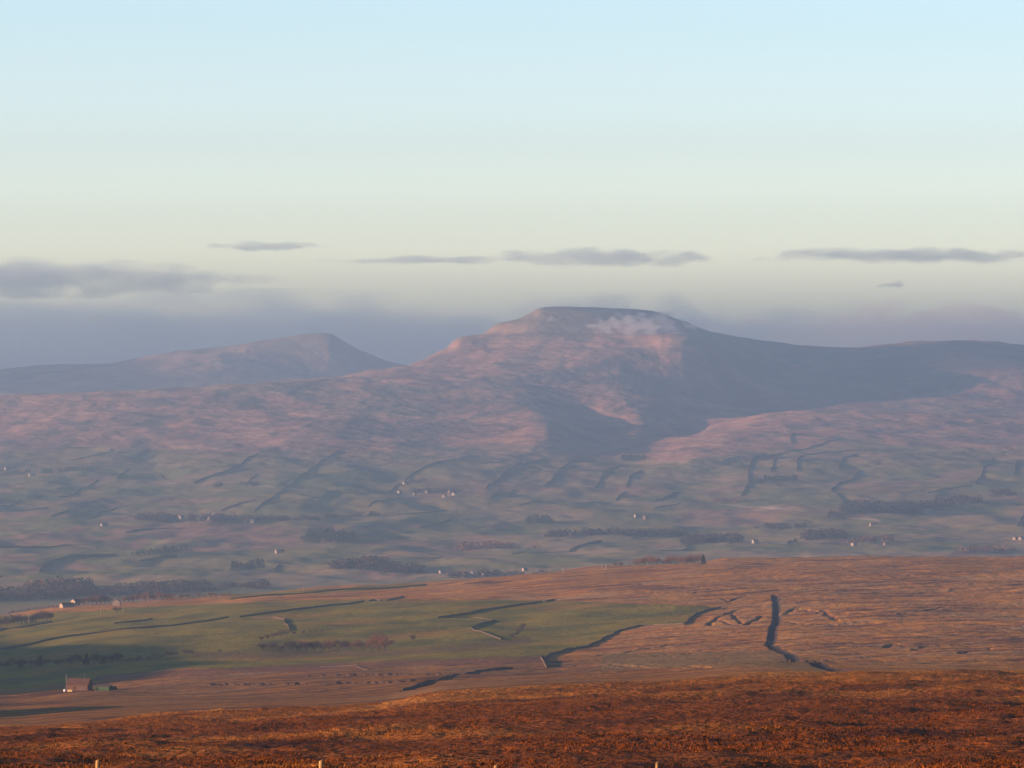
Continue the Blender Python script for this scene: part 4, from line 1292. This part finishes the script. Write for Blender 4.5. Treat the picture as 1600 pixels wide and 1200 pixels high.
# ---------------------------------------------------------------- clouds beyond the haze and the mist on the summit
def cloud(u0, u1, vt, vb, Y, depth, dens, label, color=(0.75, 0.80, 0.92), nscale=(6, 2, 2), thr=0.35, name='cloud', soft=0.45, cat='cloud', aniso=0.3, det=4, seed=0.0, skew=0.0):
    x0, x1 = (u0 - 800) / F * Y, (u1 - 800) / F * Y
    z0, z1 = CZ - (vb - HOR) / F * Y, CZ - (vt - HOR) / F * Y
    cx, cz = (x0 + x1) / 2, (z0 + z1) / 2
    V, Fc = [], []
    n, m_ = 24, 12
    for j in range(m_ + 1):
        t = math.pi * j / m_
        for i in range(n):
            q = 2 * math.pi * i / n
            V.append((math.sin(t) * math.cos(q), math.sin(t) * math.sin(q), math.cos(t)))
    for j in range(m_):
        for i in range(n):
            Fc.append((j * n + i, (j + 1) * n + i, (j + 1) * n + (i + 1) % n, j * n + (i + 1) % n))
    sx, sy, sz = (x1 - x0) / 2, depth / 2, (z1 - z0) / 2
    V = [(a * sx, b * sy, c * sz) for a, b, c in V]
    m = bpy.data.materials.new(name + '_vapour')
    m.use_nodes = True
    nn = m.node_tree
    nn.nodes.clear()
    o_ = nn.nodes.new('ShaderNodeOutputMaterial')
    pv = nn.nodes.new('ShaderNodeVolumePrincipled')
    pv.inputs['Color'].default_value = (*color, 1)
    pv.inputs['Anisotropy'].default_value = aniso
    t = nn.nodes.new('ShaderNodeTexCoord')
    mp = nn.nodes.new('ShaderNodeMapping')
    mp.inputs['Scale'].default_value = (1 / sx, 1 / sy, 1 / sz)
    nn.links.new(t.outputs['Object'], mp.inputs['Vector'])
    ln = nn.nodes.new('ShaderNodeVectorMath'); ln.operation = 'LENGTH'
    nn.links.new(mp.outputs[0], ln.inputs[0])
    mp2 = nn.nodes.new('ShaderNodeMapping')
    mp2.inputs['Scale'].default_value = nscale
    mp2.inputs['Location'].default_value = (seed, seed * 1.7, seed * 0.6)
    mp2.inputs['Rotation'].default_value = (0, skew, 0)
    nn.links.new(mp.outputs[0], mp2.inputs['Vector'])
    no = nn.nodes.new('ShaderNodeTexNoise')
    no.inputs['Scale'].default_value = 1.0
    no.inputs['Detail'].default_value = det
    nn.links.new(mp2.outputs[0], no.inputs['Vector'])
    # density = smoothstep((1 - r) + (noise - 0.5) * 1.6 - thr)
    a1 = nn.nodes.new('ShaderNodeMath'); a1.operation = 'MULTIPLY_ADD'
    a1.inputs[1].default_value = 1.8; a1.inputs[2].default_value = 0.1 - thr
    nn.links.new(no.outputs['Fac'], a1.inputs[0])
    a2 = nn.nodes.new('ShaderNodeMath'); a2.operation = 'SUBTRACT'
    nn.links.new(a1.outputs[0], a2.inputs[0]); nn.links.new(ln.outputs['Value'], a2.inputs[1])
    mr_ = nn.nodes.new('ShaderNodeMapRange')
    mr_.interpolation_type = 'SMOOTHSTEP'
    mr_.inputs['From Min'].default_value = 0.0
    mr_.inputs['From Max'].default_value = soft
    mr_.inputs['To Min'].default_value = 0.0
    mr_.inputs['To Max'].default_value = dens / depth
    nn.links.new(a2.outputs[0], mr_.inputs['Value'])
    nn.links.new(mr_.outputs[0], pv.inputs['Density'])
    nn.links.new(pv.outputs[0], o_.inputs['Volume'])
    ob = mesh_obj(name, V, Fc, m, loc=(cx, Y, cz))
    return tag(ob, label, cat, None, 'stuff')
BLUE = (0.60, 0.81, 1.0)
cloud(-700, 470, 400, 470, 36000, 3500, 2.8, 'broad grey cloud at the left above the cloud bank', nscale=(8, 1.5, 1.4), thr=0.02, seed=1.3, color=BLUE, soft=0.5)
cloud(300, 520, 374, 396, 37000, 1500, 2, 'small thin streak of cloud high left of centre', nscale=(3, 1, 1), thr=0.25, seed=2.1, color=BLUE)
cloud(480, 850, 399, 414, 38000, 1500, 1.7, 'long faint streak of cloud left of the summit', nscale=(3, 1, 0.7), thr=0.15, seed=3.7, color=BLUE)
cloud(730, 1160, 385, 420, 37000, 2000, 1.9, 'thick streak of cloud straight above the summit', nscale=(4, 1, 0.9), thr=0.12, seed=4.2, color=BLUE)
cloud(1100, 1800, 384, 415, 38000, 2000, 2.0, 'long streak of cloud above the right hand ridge', nscale=(6, 1, 0.8), thr=0.15, seed=5.9, color=BLUE)
cloud(-1400, 1900, 448, 740, 44000, 6000, 3.0, 'flat blue grey cloud bank behind the far hills', nscale=(9, 1.5, 2.0), thr=0.02, seed=6.4, soft=0.35, color=(0.58, 0.80, 1.0), det=5)
cloud(700, 1200, 444, 570, 33500, 2500, 1.6, 'cap of cloud rising behind the flat summit', nscale=(3.5, 1, 1), thr=0.15, seed=7.7, color=BLUE)
cloud(1000, 2100, 460, 640, 35000, 3500, 3.2, 'pinkish bank of cloud behind the right hand ridge', nscale=(10, 1.5, 3.5), thr=0.12, seed=8.3, soft=0.35, det=6, color=(1.0, 0.99, 1.0))
cloud(1360, 1430, 438, 452, 37000, 1200, 1.6, 'very small faint cloud over the right hand ridge', nscale=(2, 1, 1), thr=0.25, seed=9.9, color=BLUE)
cloud(870, 1135, 470, 556, 17500, 700, 8, 'wisps of mist blowing over the right of the summit', nscale=(7.0, 1.5, 4.5), thr=0.36, seed=11.0, name='mist', cat='mist', color=(0.85, 0.86, 0.92), det=6, skew=0.35, soft=0.6)
cloud(835, 885, 490, 512, 17700, 300, 2.5, 'small patch of mist under the left rim of the summit', nscale=(2.5, 1, 1.5), thr=0.35, seed=12.0, name='mist', cat='mist', color=(0.85, 0.86, 0.92), soft=0.6)
def drifting(cx, cy, cz, sx, sy, sz, dens, label, seed):
    """an unseen cloud added to cast shade, given in metres"""
    Y = cy
    cloud(800 + (cx - sx) * F / Y, 800 + (cx + sx) * F / Y, HOR - (cz + sz - CZ) * F / Y, HOR - (cz - sz - CZ) * F / Y, Y, 2 * sy, dens, label, nscale=(2, 2, 1), thr=0.0, seed=seed, color=(0.8, 0.85, 0.95), soft=0.3)
drifting(-3400, 16100, 1400, 1300, 2100, 180, 14, 'unseen low cloud added left of the mountain to shade its far shoulder', 14.0)  # added out of view so its shadow darkens the right hand ridge
drifting(-6000, 22300, 975, 650, 1900, 140, 14, 'unseen low cloud added left of the far hill to shade its foot', 15.0)  # added out of view to keep the sun off the far hill's lower front
